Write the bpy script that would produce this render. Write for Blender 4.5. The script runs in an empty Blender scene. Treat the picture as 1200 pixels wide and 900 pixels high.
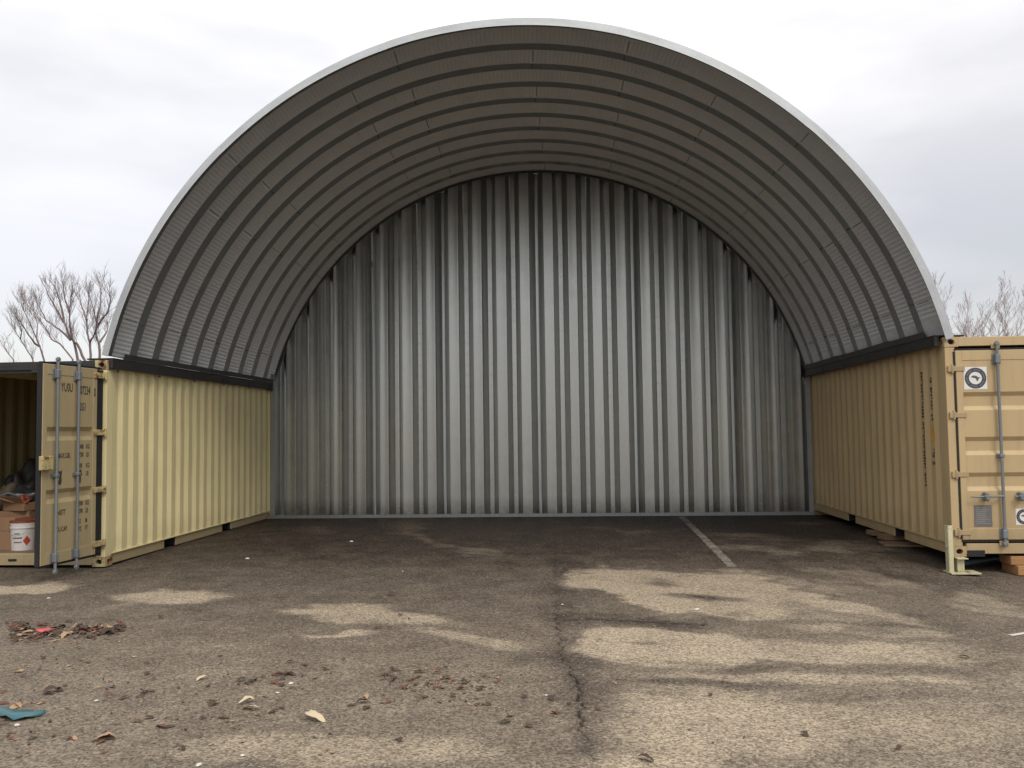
import bpy, bmesh, math, random
import numpy as np
from mathutils import Vector, Matrix
R = math.radians
scene = bpy.context.scene
col = scene.collection
random.seed(7)

# ------------------------------------------------------------------ camera
CAM_H, PITCH, YAW, ROLL, FPX = 1.6205, 0.0546, -0.0694, -0.0136, 1013.1
cy_, sy_, cp_, sp_ = math.cos(YAW), math.sin(YAW), math.cos(PITCH), math.sin(PITCH)
fwd = Vector((sy_*cp_, cy_*cp_, sp_)); rt = Vector((cy_, -sy_, 0)); up = rt.cross(fwd)
r2 = rt*math.cos(ROLL) + up*math.sin(ROLL); u2 = -rt*math.sin(ROLL) + up*math.cos(ROLL)
cam_d = bpy.data.cameras.new('camera'); cam = bpy.data.objects.new('camera', cam_d); col.objects.link(cam)
m = Matrix.Identity(4)
for i in range(3):
    m[i][0] = r2[i]; m[i][1] = u2[i]; m[i][2] = -fwd[i]
m[2][3] = CAM_H
cam.matrix_world = m
cam_d.sensor_width = 36; cam_d.lens = FPX*36/1200; cam_d.clip_end = 2000; cam_d.clip_start = 0.05
scene.camera = cam

# ------------------------------------------------------------------ sky, sun, exposure
SUN_EL, SUN_AZ = 48, 150     # azimuth clockwise from +Y, where the sun stands (behind and right of the camera)
w = bpy.data.worlds.new('World'); scene.world = w; w.use_nodes = True
nt = w.node_tree; nt.nodes.clear()
def N(t, **k):
    n = nt.nodes.new(t)
    for a, b in k.items(): setattr(n, a, b)
    return n
out = N('ShaderNodeOutputWorld'); add = N('ShaderNodeAddShader')
sky = N('ShaderNodeTexSky', sky_type='NISHITA', sun_disc=False, sun_elevation=R(SUN_EL), sun_rotation=R(SUN_AZ))
bg1 = N('ShaderNodeBackground'); bg1.inputs[1].default_value = 0.05
nt.links.new(sky.outputs[0], bg1.inputs[0])
tc = N('ShaderNodeTexCoord'); sep = N('ShaderNodeSeparateXYZ'); nt.links.new(tc.outputs['Generated'], sep.inputs[0])
base = N('ShaderNodeValToRGB')                   # overcast: brighter overhead than at the horizon
el = base.color_ramp.elements
el[0].position = 0.0; el[0].color = (0.65, 0.60, 0.575, 1)
el[1].position = 1.0; el[1].color = (1.75, 1.72, 1.66, 1)
for p, c in ((0.12, (0.68, 0.63, 0.605, 1)), (0.22, (0.83, 0.775, 0.745, 1)), (0.34, (1.14, 1.08, 1.03, 1)), (0.55, (1.35, 1.31, 1.26, 1))):
    e = el.new(p); e.color = c
nt.links.new(sep.outputs[2], base.inputs[0])
mp = N('ShaderNodeMapping'); mp.inputs['Scale'].default_value = (1.0, 1.0, 3.2); mp.inputs['Location'].default_value = (0.35, 0.2, 0.1)
nt.links.new(tc.outputs['Generated'], mp.inputs[0])
n1 = N('ShaderNodeTexNoise'); n1.inputs['Scale'].default_value = 1.7; n1.inputs['Detail'].default_value = 5; n1.inputs['Roughness'].default_value = 0.5
nt.links.new(mp.outputs[0], n1.inputs['Vector'])
mr = N('ShaderNodeMapRange'); mr.inputs[1].default_value = 0.36; mr.inputs[2].default_value = 0.64; mr.inputs[3].default_value = 0.76; mr.inputs[4].default_value = 1.10
nt.links.new(n1.outputs[0], mr.inputs[0])
mul = N('ShaderNodeVectorMath', operation='SCALE'); nt.links.new(base.outputs[0], mul.inputs[0]); nt.links.new(mr.outputs[0], mul.inputs['Scale'])
bg2 = N('ShaderNodeBackground'); bg2.inputs[1].default_value = 0.88
nt.links.new(mul.outputs[0], bg2.inputs[0])
nt.links.new(bg1.outputs[0], add.inputs[0]); nt.links.new(bg2.outputs[0], add.inputs[1]); nt.links.new(add.outputs[0], out.inputs[0])

sun_d = bpy.data.lights.new('sun', 'SUN'); sun_d.energy = 1.45; sun_d.angle = R(20); sun_d.color = (1.0, 0.93, 0.83)
sun = bpy.data.objects.new('sun', sun_d); col.objects.link(sun)
sd = Vector((math.sin(R(SUN_AZ))*math.cos(R(SUN_EL)), math.cos(R(SUN_AZ))*math.cos(R(SUN_EL)), math.sin(R(SUN_EL))))
sun.rotation_euler = sd.to_track_quat('Z', 'Y').to_euler(); sun.location = (8, -12, 14)
vs = scene.view_settings
scene.display_settings.display_device = 'sRGB'
vs.view_transform = 'Standard'; vs.look = 'None'; vs.exposure = 0.0; vs.gamma = 1

# ------------------------------------------------------------------ helpers
def project(P):
    d = np.asarray(P, float) - np.array([0, 0, CAM_H])
    z = d @ np.array(fwd)
    return 600 + FPX*(d @ np.array(r2))/z, 450 - FPX*(d @ np.array(u2))/z
def at(px, py, axis, val):
    """point of the place seen at a photograph position, on the plane axis = val"""
    d = fwd + r2*((px-600)/FPX) - u2*((py-450)/FPX)
    c = Vector((0, 0, CAM_H)); t = (val - c[axis])/d[axis]
    return c + d*t
def tag(o, label=None, cat=None, group=None, kind=None):
    if label: o['label'] = label
    if cat: o['category'] = cat
    if group: o['group'] = group
    if kind: o['kind'] = kind
    return o
def empty(name, loc=(0, 0, 0), rz=0):
    o = bpy.data.objects.new(name, None); col.objects.link(o); o.location = loc; o.rotation_euler = (0, 0, rz)
    o.empty_display_size = 0.2
    return o
def link(name, me, parent=None, loc=(0, 0, 0), rot=(0, 0, 0)):
    o = bpy.data.objects.new(name, me); col.objects.link(o)
    o.location = loc; o.rotation_euler = rot
    if parent is not None: o.parent = parent
    return o
class MB:
    def __init__(s): s.v = []; s.f = []; s.m = []; s.cur = 0
    def add(s, vs_, fs):
        b = len(s.v); s.v += [tuple(v) for v in vs_]; s.f += [tuple(i+b for i in f) for f in fs]; s.m += [s.cur]*len(fs)
    def box(s, x0, x1, y0, y1, z0, z1, c=0.0):
        """box; c = chamfer of all its edges"""
        x0, x1 = min(x0, x1), max(x0, x1); y0, y1 = min(y0, y1), max(y0, y1); z0, z1 = min(z0, z1), max(z0, z1)
        if c <= 0:
            s.add([(x0,y0,z0),(x1,y0,z0),(x1,y1,z0),(x0,y1,z0),(x0,y0,z1),(x1,y0,z1),(x1,y1,z1),(x0,y1,z1)],
                  [(0,3,2,1),(4,5,6,7),(0,1,5,4),(1,2,6,5),(2,3,7,6),(3,0,4,7)]); return s
        bm = bmesh.new(); bmesh.ops.create_cube(bm, size=1)
        for v in bm.verts:
            v.co = Vector(((x0+x1)/2+v.co.x*(x1-x0), (y0+y1)/2+v.co.y*(y1-y0), (z0+z1)/2+v.co.z*(z1-z0)))
        bmesh.ops.bevel(bm, geom=bm.edges[:], offset=c, segments=1, profile=0.5, affect='EDGES')
        bm.verts.index_update()
        s.add([v.co[:] for v in bm.verts], [[v.index for v in f.verts] for f in bm.faces]); bm.free(); return s
    def tube(s, pts, rad, n=8, caps=True):
        """round bar along pts; rad a number or one per point"""
        pts = [Vector(p) for p in pts]
        if not hasattr(rad, '__len__'): rad = [rad]*len(pts)
        rings = []
        ref = None
        vs_ = []; fs = []
        for i, p in enumerate(pts):
            d = (pts[min(i+1, len(pts)-1)] - pts[max(i-1, 0)]).normalized()
            if ref is None: ref = d.orthogonal().normalized()
            a = (ref - d*ref.dot(d)).normalized(); ref = a; b = d.cross(a)
            for k in range(n):
                t = 2*math.pi*k/n
                vs_.append(p + (a*math.cos(t)+b*math.sin(t))*rad[i])
        for i in range(len(pts)-1):
            for k in range(n):
                k2 = (k+1) % n
                fs.append((i*n+k, i*n+k2, (i+1)*n+k2, (i+1)*n+k))
        if caps:
            fs.append(tuple(range(n-1, -1, -1))); fs.append(tuple((len(pts)-1)*n+k for k in range(n)))
        s.add(vs_, fs); return s
    def grid(s, rows, flip=False):
        """rows: list of equal-length point lists"""
        nr, nc = len(rows), len(rows[0])
        vs_ = [p for r in rows for p in r]
        fs = []
        for i in range(nr-1):
            for j in range(nc-1):
                q = (i*nc+j, i*nc+j+1, (i+1)*nc+j+1, (i+1)*nc+j)
                fs.append(q[::-1] if flip else q)
        s.add(vs_, fs); return s
    def mesh(s, name, mats, smooth=None, fix=False):
        me = bpy.data.meshes.new(name); me.from_pydata(s.v, [], s.f)
        for mm in (mats if isinstance(mats, (list, tuple)) else [mats]): me.materials.append(mm)
        if any(s.m): me.polygons.foreach_set('material_index', s.m)
        if fix:
            bm = bmesh.new(); bm.from_mesh(me); bmesh.ops.recalc_face_normals(bm, faces=bm.faces[:]); bm.to_mesh(me); bm.free()
        if smooth is not None:
            me.polygons.foreach_set('use_smooth', [True]*len(me.polygons)); me.set_sharp_from_angle(angle=R(smooth))
        me.update(); return me
    def build(s, name, mats, parent=None, smooth=None, fix=False, loc=(0, 0, 0), rot=(0, 0, 0)):
        return link(name, s.mesh(name, mats, smooth, fix), parent, loc, rot)

# ------------------------------------------------------------------ materials
def newmat(name):
    mt = bpy.data.materials.new(name); mt.use_nodes = True
    t = mt.node_tree; b = t.nodes['Principled BSDF']
    return mt, t, b
def node(t, ty, **k):
    n = t.nodes.new(ty)
    for a, b in k.items(): setattr(n, a, b)
    return n
def ramp(t, src, stops):
    r = node(t, 'ShaderNodeValToRGB'); e = r.color_ramp.elements
    e[0].position = stops[0][0]; e[0].color = (*stops[0][1], 1); e[1].position = stops[-1][0]; e[1].color = (*stops[-1][1], 1)
    for p, c in stops[1:-1]:
        x = e.new(p); x.color = (*c, 1)
    t.links.new(src, r.inputs[0]); return r.outputs[0]
def noise(t, scale, detail=4, rough=0.55, mapping=None, coord='Object', dist=0):
    n = node(t, 'ShaderNodeTexNoise'); n.inputs['Scale'].default_value = scale; n.inputs['Detail'].default_value = detail
    n.inputs['Roughness'].default_value = rough; n.inputs['Distortion'].default_value = dist
    tcn = node(t, 'ShaderNodeTexCoord')
    if mapping:
        mpn = node(t, 'ShaderNodeMapping'); mpn.inputs['Scale'].default_value = mapping
        t.links.new(tcn.outputs[coord], mpn.inputs[0]); t.links.new(mpn.outputs[0], n.inputs['Vector'])
    else: t.links.new(tcn.outputs[coord], n.inputs['Vector'])
    return n.outputs[0]
def mix(t, fac, a, b, mode='MIX'):
    n = node(t, 'ShaderNodeMix', data_type='RGBA', blend_type=mode)
    for s, v in ((n.inputs[0], fac), (n.inputs[6], a), (n.inputs[7], b)):
        if hasattr(v, 'links'): t.links.new(v, s)
        elif isinstance(v, (int, float)): s.default_value = v
        else: s.default_value = (*v, 1)
    return n.outputs[2]
def math_(t, op, a, b=0.5, clamp=False):
    n = node(t, 'ShaderNodeMath', operation=op, use_clamp=clamp)
    for s, v in ((n.inputs[0], a), (n.inputs[1], b)):
        if hasattr(v, 'links'): t.links.new(v, s)
        else: s.default_value = v
    return n.outputs[0]
def bump(t, b, h, strength=0.2, dist=0.01):
    n = node(t, 'ShaderNodeBump'); n.inputs['Strength'].default_value = strength; n.inputs['Distance'].default_value = dist
    t.links.new(h, n.inputs['Height']); t.links.new(n.outputs[0], b.inputs['Normal'])
def paint(name, colr, rough=0.5, dirt=(0.16, 0.11, 0.06), amount=0.35, rust=0.0):
    mt, t, b = newmat(name)
    c2 = tuple(x*0.86 for x in colr)
    n1 = noise(t, 1.3, 5, 0.6)
    c = mix(t, n1, colr, c2)
    streak = noise(t, 1.0, 5, 0.6, mapping=(9, 9, 0.9))
    sf = math_(t, 'MULTIPLY', math_(t, 'SUBTRACT', streak, 0.5, True), amount*3.0, True)
    c = mix(t, sf, c, dirt)
    tcz = node(t, 'ShaderNodeTexCoord'); sz = node(t, 'ShaderNodeSeparateXYZ'); t.links.new(tcz.outputs['Object'], sz.inputs[0])
    foot = math_(t, 'SUBTRACT', 1.0, math_(t, 'MULTIPLY', sz.outputs[2], 2.2), True)
    c = mix(t, math_(t, 'MULTIPLY', math_(t, 'MULTIPLY', foot, noise(t, 6, 6, 0.7)), 1.6*amount, True), c, (0.12, 0.09, 0.06))
    run = noise(t, 1.0, 6, 0.75, mapping=(22, 22, 0.55))
    c = mix(t, math_(t, 'MULTIPLY', math_(t, 'SUBTRACT', run, 0.66, True), 5*amount, True), c, (0.20, 0.10, 0.045))
    fade = noise(t, 0.9, 3, 0.5, dist=1.0)
    c = mix(t, math_(t, 'MULTIPLY', math_(t, 'SUBTRACT', fade, 0.5, True), 0.9, True), c, tuple(min(1, x*1.15+0.03) for x in colr))
    sp = noise(t, 38, 3, 0.6)
    spf = math_(t, 'MULTIPLY', math_(t, 'SUBTRACT', sp, 0.64, True), 6*amount, True)
    c = mix(t, spf, c, dirt)
    if rust:
        rn = noise(t, 9, 6, 0.7)
        rf = math_(t, 'MULTIPLY', math_(t, 'SUBTRACT', rn, 0.62-0.14*rust, True), 9, True)
        c = mix(t, rf, c, (0.13, 0.045, 0.02))
    t.links.new(c, b.inputs['Base Color']); b.inputs['Roughness'].default_value = rough
    b.inputs['Specular IOR Level'].default_value = 0.35
    bump(t, b, noise(t, 14, 4, 0.6), 0.12, 0.01)
    return mt
def plain(name, colr, rough=0.6, metal=0.0, var=0.25, scale=8):
    mt, t, b = newmat(name)
    c = mix(t, noise(t, scale, 4, 0.6), tuple(x*(1-var) for x in colr), tuple(min(1, x*(1+var)) for x in colr))
    t.links.new(c, b.inputs['Base Color']); b.inputs['Roughness'].default_value = rough; b.inputs['Metallic'].default_value = metal
    return mt
def galv(name, c_lo, c_hi, rough=0.42, metal=0.75, stretch=(26, 26, 0.7), streak=0.35, mud=False, bmp=0.10):
    mt, t, b = newmat(name)
    n1 = noise(t, 3, 5, 0.6)
    c = mix(t, n1, c_lo, c_hi)
    st = noise(t, 1.0, 4, 0.65, mapping=stretch)
    c = mix(t, math_(t, 'MULTIPLY', math_(t, 'SUBTRACT', st, 0.45, True), streak*4, True), c, tuple(x*0.62 for x in c_lo))
    sp = node(t, 'ShaderNodeTexVoronoi'); sp.inputs['Scale'].default_value = 90
    tcn = node(t, 'ShaderNodeTexCoord'); t.links.new(tcn.outputs['Object'], sp.inputs['Vector'])
    c = mix(t, 0.10, c, sp.outputs['Color'], 'OVERLAY')
    if mud:      # dried splash marks along the foot of the sheets
        sz = node(t, 'ShaderNodeSeparateXYZ'); t.links.new(tcn.outputs['Object'], sz.inputs[0])
        hgt = math_(t, 'SUBTRACT', 1.0, math_(t, 'MULTIPLY', sz.outputs[2], 2.6), True)
        mf = math_(t, 'MULTIPLY', math_(t, 'MULTIPLY', hgt, noise(t, 7, 6, 0.7)), 1.3, True)
        c = mix(t, mf, c, (0.13, 0.10, 0.075))
    t.links.new(c, b.inputs['Base Color']); b.inputs['Metallic'].default_value = metal
    rr = node(t, 'ShaderNodeMapRange'); rr.inputs[3].default_value = rough-0.08; rr.inputs[4].default_value = rough+0.14
    t.links.new(n1, rr.inputs[0]); t.links.new(rr.outputs[0], b.inputs['Roughness'])
    bump(t, b, noise(t, 6, 3, 0.5), bmp, 0.02)
    return mt
M = {}
M['tan'] = paint('tan_paint', (0.53, 0.395, 0.215), 0.5, amount=0.3)
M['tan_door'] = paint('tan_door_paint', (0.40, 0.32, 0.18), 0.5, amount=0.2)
M['yellow'] = paint('pale_yellow_paint', (0.76, 0.66, 0.37), 0.5, amount=0.3)
M['castL'] = paint('worn_yellow_paint', (0.50, 0.41, 0.20), 0.6, amount=0.4, rust=1.0)
M['castR'] = paint('worn_tan_paint', (0.52, 0.385, 0.21), 0.6, amount=0.3, rust=0.45)
M['dull'] = paint('shade_darkened_inner_paint', (0.20, 0.17, 0.085), 0.7, amount=0.4)  # inner wall colour darkened to carry the container's interior shade
M['cream'] = paint('cream_paint', (0.66, 0.62, 0.39), 0.5, amount=0.3, rust=0.3)
M['rod'] = galv('galvanised_rod', (0.15, 0.17, 0.18), (0.25, 0.27, 0.28), 0.5, 0.3)
M['wall'] = galv('galvanised_wall_sheet', (0.46, 0.465, 0.45), (0.60, 0.60, 0.575), 0.36, 0.92)
M['wallB'] = galv('bluish_galvanised_sheet', (0.38, 0.42, 0.44), (0.52, 0.56, 0.58), 0.34, 0.8)
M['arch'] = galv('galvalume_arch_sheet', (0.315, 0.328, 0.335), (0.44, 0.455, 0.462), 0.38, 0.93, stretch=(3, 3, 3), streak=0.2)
M['black'] = plain('black_rubber_and_hole_shade', (0.012, 0.012, 0.013), 0.7)  # rubber, and also the shade inside holes, slots and pockets
M['rim'] = galv('sky_brightened_flange', (0.33, 0.345, 0.345), (0.46, 0.475, 0.475), 0.5, 0.35, stretch=(2, 9, 2), streak=0.3)  # brighter copy of the arch metal, sky light put into the colour
M['seam'] = plain('lap_shadow_dark', (0.085, 0.082, 0.078), 0.7, 0, 0.4, 9)
M['chan'] = galv('dull_galvanised_channel', (0.26, 0.27, 0.265), (0.38, 0.39, 0.38), 0.5, 0.7)
M['rail'] = plain('black_painted_steel', (0.022, 0.019, 0.020), 0.55, 0.0, 0.5, 5)
M['rail2'] = plain('dark_grey_flashing', (0.075, 0.075, 0.072), 0.5, 0.3, 0.4, 5)
M['bolt'] = plain('zinc_bolt', (0.55, 0.55, 0.55), 0.35, 0.8)
M['ink'] = plain('black_stencil_ink', (0.05, 0.042, 0.03), 0.7)
M['white'] = plain('white_sticker', (0.72, 0.71, 0.68), 0.5, 0, 0.06)
M['greyplate'] = plain('grey_data_plate', (0.17, 0.16, 0.155), 0.45, 0.3, 0.35, 60)
M['orange'] = plain('orange_print', (0.62, 0.30, 0.03), 0.5)
M['ply'] = plain('worn_plywood', (0.15, 0.105, 0.065), 0.75, 0, 0.4, 3)
M['card'] = plain('cardboard', (0.25, 0.145, 0.08), 0.8, 0, 0.2, 5)
M['plastic_blk'] = plain('black_plastic_bag', (0.03, 0.032, 0.036), 0.3, 0, 0.4, 20)
M['pail'] = plain('white_pail_plastic', (0.62, 0.60, 0.58), 0.4, 0, 0.08)
M['red'] = plain('red_print', (0.42, 0.05, 0.03), 0.5)
M['redlid'] = plain('dull_red_lid', (0.20, 0.045, 0.03), 0.5)
M['redwrap'] = plain('pink_red_wrapper', (0.55, 0.09, 0.10), 0.35)
M['teal'] = plain('teal_tarp_scrap', (0.035, 0.115, 0.135), 0.45)
M['cloth'] = plain('brown_cloth', (0.10, 0.075, 0.05), 0.9, 0, 0.4, 20)
M['bark'] = plain('reddish_grey_bark', (0.23, 0.17, 0.16), 0.9, 0, 0.3, 6)
M['twig'] = plain('pale_pinkish_twig', (0.36, 0.27, 0.26), 0.9, 0, 0.2, 3)
M['leaf0'] = plain('dark_dead_leaf', (0.060, 0.036, 0.024), 0.8, 0, 0.5, 30)
M['leaf1'] = plain('reddish_dead_leaf', (0.13, 0.05, 0.028), 0.75, 0, 0.4, 30)
M['leaf2'] = plain('tan_dead_leaf', (0.36, 0.23, 0.13), 0.75, 0, 0.3, 30)
M['leaf3'] = plain('pale_dry_leaf', (0.52, 0.42, 0.28), 0.75, 0, 0.2, 30)
M['chip'] = plain('white_paper_chip', (0.55, 0.53, 0.49), 0.6, 0, 0.1)
M['blue_pipe'] = plain('blue_grey_pipe', (0.10, 0.12, 0.15), 0.45, 0.2)
def wood(name, colr):
    mt, t, b = newmat(name)
    g = noise(t, 3, 6, 0.65, mapping=(1.2, 8, 14), dist=0.6)
    t.links.new(ramp(t, g, [(0.3, tuple(x*0.55 for x in colr)), (0.7, colr)]), b.inputs['Base Color'])
    b.inputs['Roughness'].default_value = 0.75; bump(t, b, g, 0.3, 0.01); return mt
M['wood'] = wood('orange_timber', (0.46, 0.24, 0.10)); M['wood2'] = wood('dark_timber', (0.24, 0.15, 0.085))

# ------------------------------------------------------------------ ground
XL, YL, XRt, YR, ZR = -5.861, 10.522, 4.431, 10.592, 0.080      # inner front corners of the two containers
def lumps(x, y, seed, f):
    rs = np.random.RandomState(seed); r = 0
    for k in range(7):
        a = rs.uniform(0, 6.28); q = f*rs.uniform(0.6, 1.9)
        r = r + np.sin((x*math.cos(a)+y*math.sin(a))*q + rs.uniform(0, 6.28))/7
    return r
def ground_z(x, y):
    dip = -0.205*np.exp(-(((x-5.6)/2.1)**2)-((y-9.3)/2.3)**2)
    dipl = -0.02*np.exp(-(((x+6.2)/1.4)**2)-((y-10)/1.6)**2)
    return dip + dipl + 0.006*lumps(x, y, 3, 1.3)*np.exp(-(np.hypot(x, y-9)/14)**2)
crack_px = [(653, 655), (655, 690), (652, 728), (655, 745), (657, 758), (657, 770), (668, 783), (672, 793), (679, 803), (678, 812), (681, 828), (680, 848), (690, 880), (700, 940)]
cpts = [at(a, b, 2, 0.0) for a, b in crack_px]
cy_arr = np.array([p.y for p in cpts])[::-1]; cx_arr = np.array([p.x for p in cpts])[::-1]
def crack_x(y):
    base_ = np.interp(y, cy_arr, cx_arr)
    return base_ + 0.016*np.sin(y*23+1)+0.010*np.sin(y*61)+0.006*np.sin(y*131)
def crack_w(y):   # strength of the open crack along its run
    return np.interp(y, [2.0, 4.6, 4.9, 5.9, 6.1, 6.6, 7.6, 8.2, 10.5, 11.5], [0.25, 0.35, 1.0, 1.0, 0.55, 0.75, 0.65, 0.3, 0.2, 0.0])
sx = np.concatenate([-np.geomspace(900, 9.4, 16), np.arange(-9.0, -0.13, 0.045), np.arange(-0.13, -0.035, 0.02), [-0.03, -0.016, -0.008, -0.003, 0.003, 0.008, 0.016, 0.03],
                     np.arange(0.05, 0.14, 0.02), np.arange(0.16, 8.0, 0.045), np.geomspace(8.3, 900, 16)])
ys = np.concatenate([-np.geomspace(300, 1.5, 10), [0, 1.5, 2.5], np.arange(3.0, 8.0, 0.03), np.arange(8.0, 17.2, 0.05), np.geomspace(17.6, 1200, 16)])
S, Y = np.meshgrid(sx, ys)
near = np.clip(1-np.abs(S)/6.0, 0, 1)
X = S + crack_x(Y)*near*(np.abs(Y) < 30)
Z = ground_z(X, Y)
cw = crack_w(Y)*(Y > 2)*(Y < 11.5)
groove = np.clip(1-np.abs(S)/(0.003+0.009*cw), 0, 1)*cw
Z = Z - 0.028*groove
# dry / damp map with some roof shade in it: pale dried areas (cx, cy, rx, ry, strength, angle) as they lie on the asphalt
px, py = project(np.stack([X, Y, np.zeros_like(X)], -1).reshape(-1, 3))
px = px.reshape(X.shape); py = py.reshape(X.shape)
px = np.where(Y > 2.5, px, -5000); py = np.where(Y > 2.5, py, -5000)
wob = 1.0
pxn = px + 18*lumps(X, Y, 11, 3.1) + 14*lumps(X, Y, 12, 9.0)+7*lumps(X, Y, 17, 24.0)
pyn = py + 7*lumps(X, Y, 13, 2.7) + 5.0*lumps(X, Y, 14, 8.0)+2.5*lumps(X, Y, 18, 21.0)
def blob(cx, cy, rx, ry, s, ang=0, soft=0.5):
    a = R(ang); dx = pxn-cx; dy = pyn-cy
    u = (dx*math.cos(a)+dy*math.sin(a))/rx; v = (-dx*math.sin(a)+dy*math.cos(a))/ry
    d = np.sqrt(u*u+v*v)
    t = np.clip((1+soft-d)/(2*soft), 0, 1)
    return s*t*t*(3-2*t)
dry = np.full(X.shape, 0.30)
def up_(b): 
    global dry
    dry = np.maximum(dry, b)
def down_(b):
    global dry
    dry = dry*(1-np.clip(b, 0, 1))
# broad fall-off: damp and roof shade both put into the floor colour below the arch
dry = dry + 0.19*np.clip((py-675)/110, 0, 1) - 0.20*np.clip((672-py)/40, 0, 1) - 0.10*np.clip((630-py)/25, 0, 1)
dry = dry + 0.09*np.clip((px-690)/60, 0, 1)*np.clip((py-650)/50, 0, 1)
up_(blob(800, 688, 140, 22, 0.80, 4, 0.22)); up_(blob(735, 690, 70, 17, 0.85, 18, 0.08)); up_(blob(830, 706, 110, 17, 0.80, 10, 0.12)); up_(blob(930, 712, 130, 12, 0.62, 12, 0.4))
up_(blob(780, 760, 112, 24, 0.86, 2, 0.10)); up_(blob(900, 762, 190, 16, 0.66, 1, 0.4))
up_(blob(1040, 745, 110, 6, 0.60, 4, 0.5)); up_(blob(1000, 795, 190, 9, 0.56, 1, 0.5)); up_(blob(800, 812, 120, 16, 0.66, 0, 0.5))
up_(blob(850, 850, 170, 52, 0.80, 0, 0.45)); up_(blob(980, 765, 250, 13, 0.80, 1, 0.3)); up_(blob(985, 708, 150, 9, 0.80, 14, 0.3)); up_(blob(1030, 742, 130, 7, 0.74, 4, 0.4)); up_(blob(950, 685, 90, 5, 0.6, 10, 0.5)); up_(blob(1010, 672, 100, 6, 0.55, 8, 0.5)); up_(blob(1170, 705, 70, 7, 0.7, 10, 0.4)); up_(blob(950, 793, 230, 7, 0.74, 1, 0.4)); up_(blob(1000, 830, 240, 14, 0.66, 0, 0.5)); up_(blob(1080, 850, 200, 50, 0.66, 0, 0.6)); up_(blob(760, 905, 110, 40, 0.8, 0, 0.5))
up_(blob(1160, 690, 60, 8, 0.60, 10, 0.5)); up_(blob(1010, 686, 90, 7, 0.5, 8, 0.6)); up_(blob(960, 660, 80, 5, 0.34, 3, 0.7))
up_(blob(430, 722, 110, 10, 0.76, 4, 0.35)); up_(blob(395, 743, 62, 3.2, 0.85, 0, 0.6)); up_(blob(550, 748, 100, 8, 0.68, 6, 0.5)); up_(blob(520, 728, 50, 8, 0.55, 8, 0.6))
up_(blob(205, 701, 75, 10, 0.82, -2, 0.35)); up_(blob(160, 712, 60, 4, 0.55, -8, 0.7)); up_(blob(20, 690, 75, 8, 0.88, -6, 0.4)); up_(blob(430, 712, 48, 2.5, 0.7, 0, 0.8))
up_(blob(300, 762, 200, 8, 0.50, 0, 0.7)); up_(blob(380, 880, 270, 26, 0.68, 0, 0.5)); up_(blob(120, 880, 110, 30, 0.36, 0, 0.7)); up_(blob(560, 868, 90, 14, 0.5, 0, 0.7))
up_(blob(500, 634, 40, 5, 0.36, 22, 0.6)); up_(blob(560, 647, 38, 4, 0.44, 4, 0.6)); up_(blob(555, 651, 20, 1.6, 0.55, 0, 0.7)); up_(blob(480, 618, 24, 12, 0.30, 0, 0.8)); up_(blob(370, 622, 30, 4, 0.26, 5, 0.8))
up_(blob(880, 628, 60, 4, 0.36, 3, 0.7)); up_(blob(1000, 640, 60, 5, 0.44, 3, 0.7)); up_(blob(940, 615, 50, 3, 0.30, 2, 0.7)); up_(blob(720, 622, 70, 3, 0.28, 2, 0.7)); up_(blob(900, 645, 80, 4, 0.42, 4, 0.7)); up_(blob(640, 612, 40, 3, 0.22, 0, 0.7))
up_(0.62*np.clip(1-np.abs((py-694)-(px-900)*0.22)/4.5, 0, 1)*(px > 880)*(px < 1110))
brk = 0.55+0.9*np.clip(lumps(X, Y, 31, 4.0)+0.35*lumps(X, Y, 32, 17.0), -0.5, 0.5)
for b in ((775, 683, 22, 5), (707, 677, 10, 3), (870, 722, 22, 3.2), (812, 698, 36, 2.6), (757, 755, 14, 2.4), (700, 752, 20, 3.5), (695, 691, 8, 3), (850, 703, 30, 2.6), (690, 666, 30, 3)):
    down_(blob(*b, 0.75, 3, 0.8)*brk)
down_(blob(870, 780, 190, 5.5, 0.62, 1, 0.8)*brk); down_(blob(900, 801, 220, 5.0, 0.55, 1, 0.8)*brk); down_(blob(745, 728, 95, 7, 0.45, 3, 0.4)); down_(blob(930, 735, 130, 7, 0.7, 2, 0.8)*brk); down_(blob(1150, 722, 90, 18, 0.45, 0, 0.8)*brk); down_(blob(1010, 668, 130, 8, 0.5, 3, 0.8)*brk)
down_(blob(680, 800, 30, 26, 0.35, 0, 0.8)); down_(blob(665, 690, 16, 60, 0.25, 0, 0.8)); down_(blob(650, 773, 60, 8, 0.35, 0, 0.8)); down_(blob(690, 905, 24, 60, 0.3, 0, 0.8))
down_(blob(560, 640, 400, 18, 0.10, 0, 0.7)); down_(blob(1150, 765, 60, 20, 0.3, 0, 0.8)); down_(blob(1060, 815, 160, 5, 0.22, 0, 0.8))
crk = np.clip(1-np.abs(S)/(0.006+0.011*cw), 0, 1)*cw*0.9
crk = np.maximum(crk, np.exp(-(S/0.05)**2)*cw*0.30)
crk = np.maximum(crk, np.exp(-((px-651-0.02*(py-650))/2.0)**2)*0.25*(py < 735)*(py > 625))
verts = np.stack([X, Y, Z], -1).reshape(-1, 3)
nr, nc = X.shape
ii, jj = np.meshgrid(np.arange(nr-1), np.arange(nc-1), indexing='ij')
faces = np.stack([ii*nc+jj, ii*nc+jj+1, (ii+1)*nc+jj+1, (ii+1)*nc+jj], -1).reshape(-1, 4)
me = bpy.data.meshes.new('asphalt_ground')
me.vertices.add(len(verts)); me.vertices.foreach_set('co', verts.ravel())
me.loops.add(faces.size); me.loops.foreach_set('vertex_index', faces.ravel().astype(np.int32))
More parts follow.
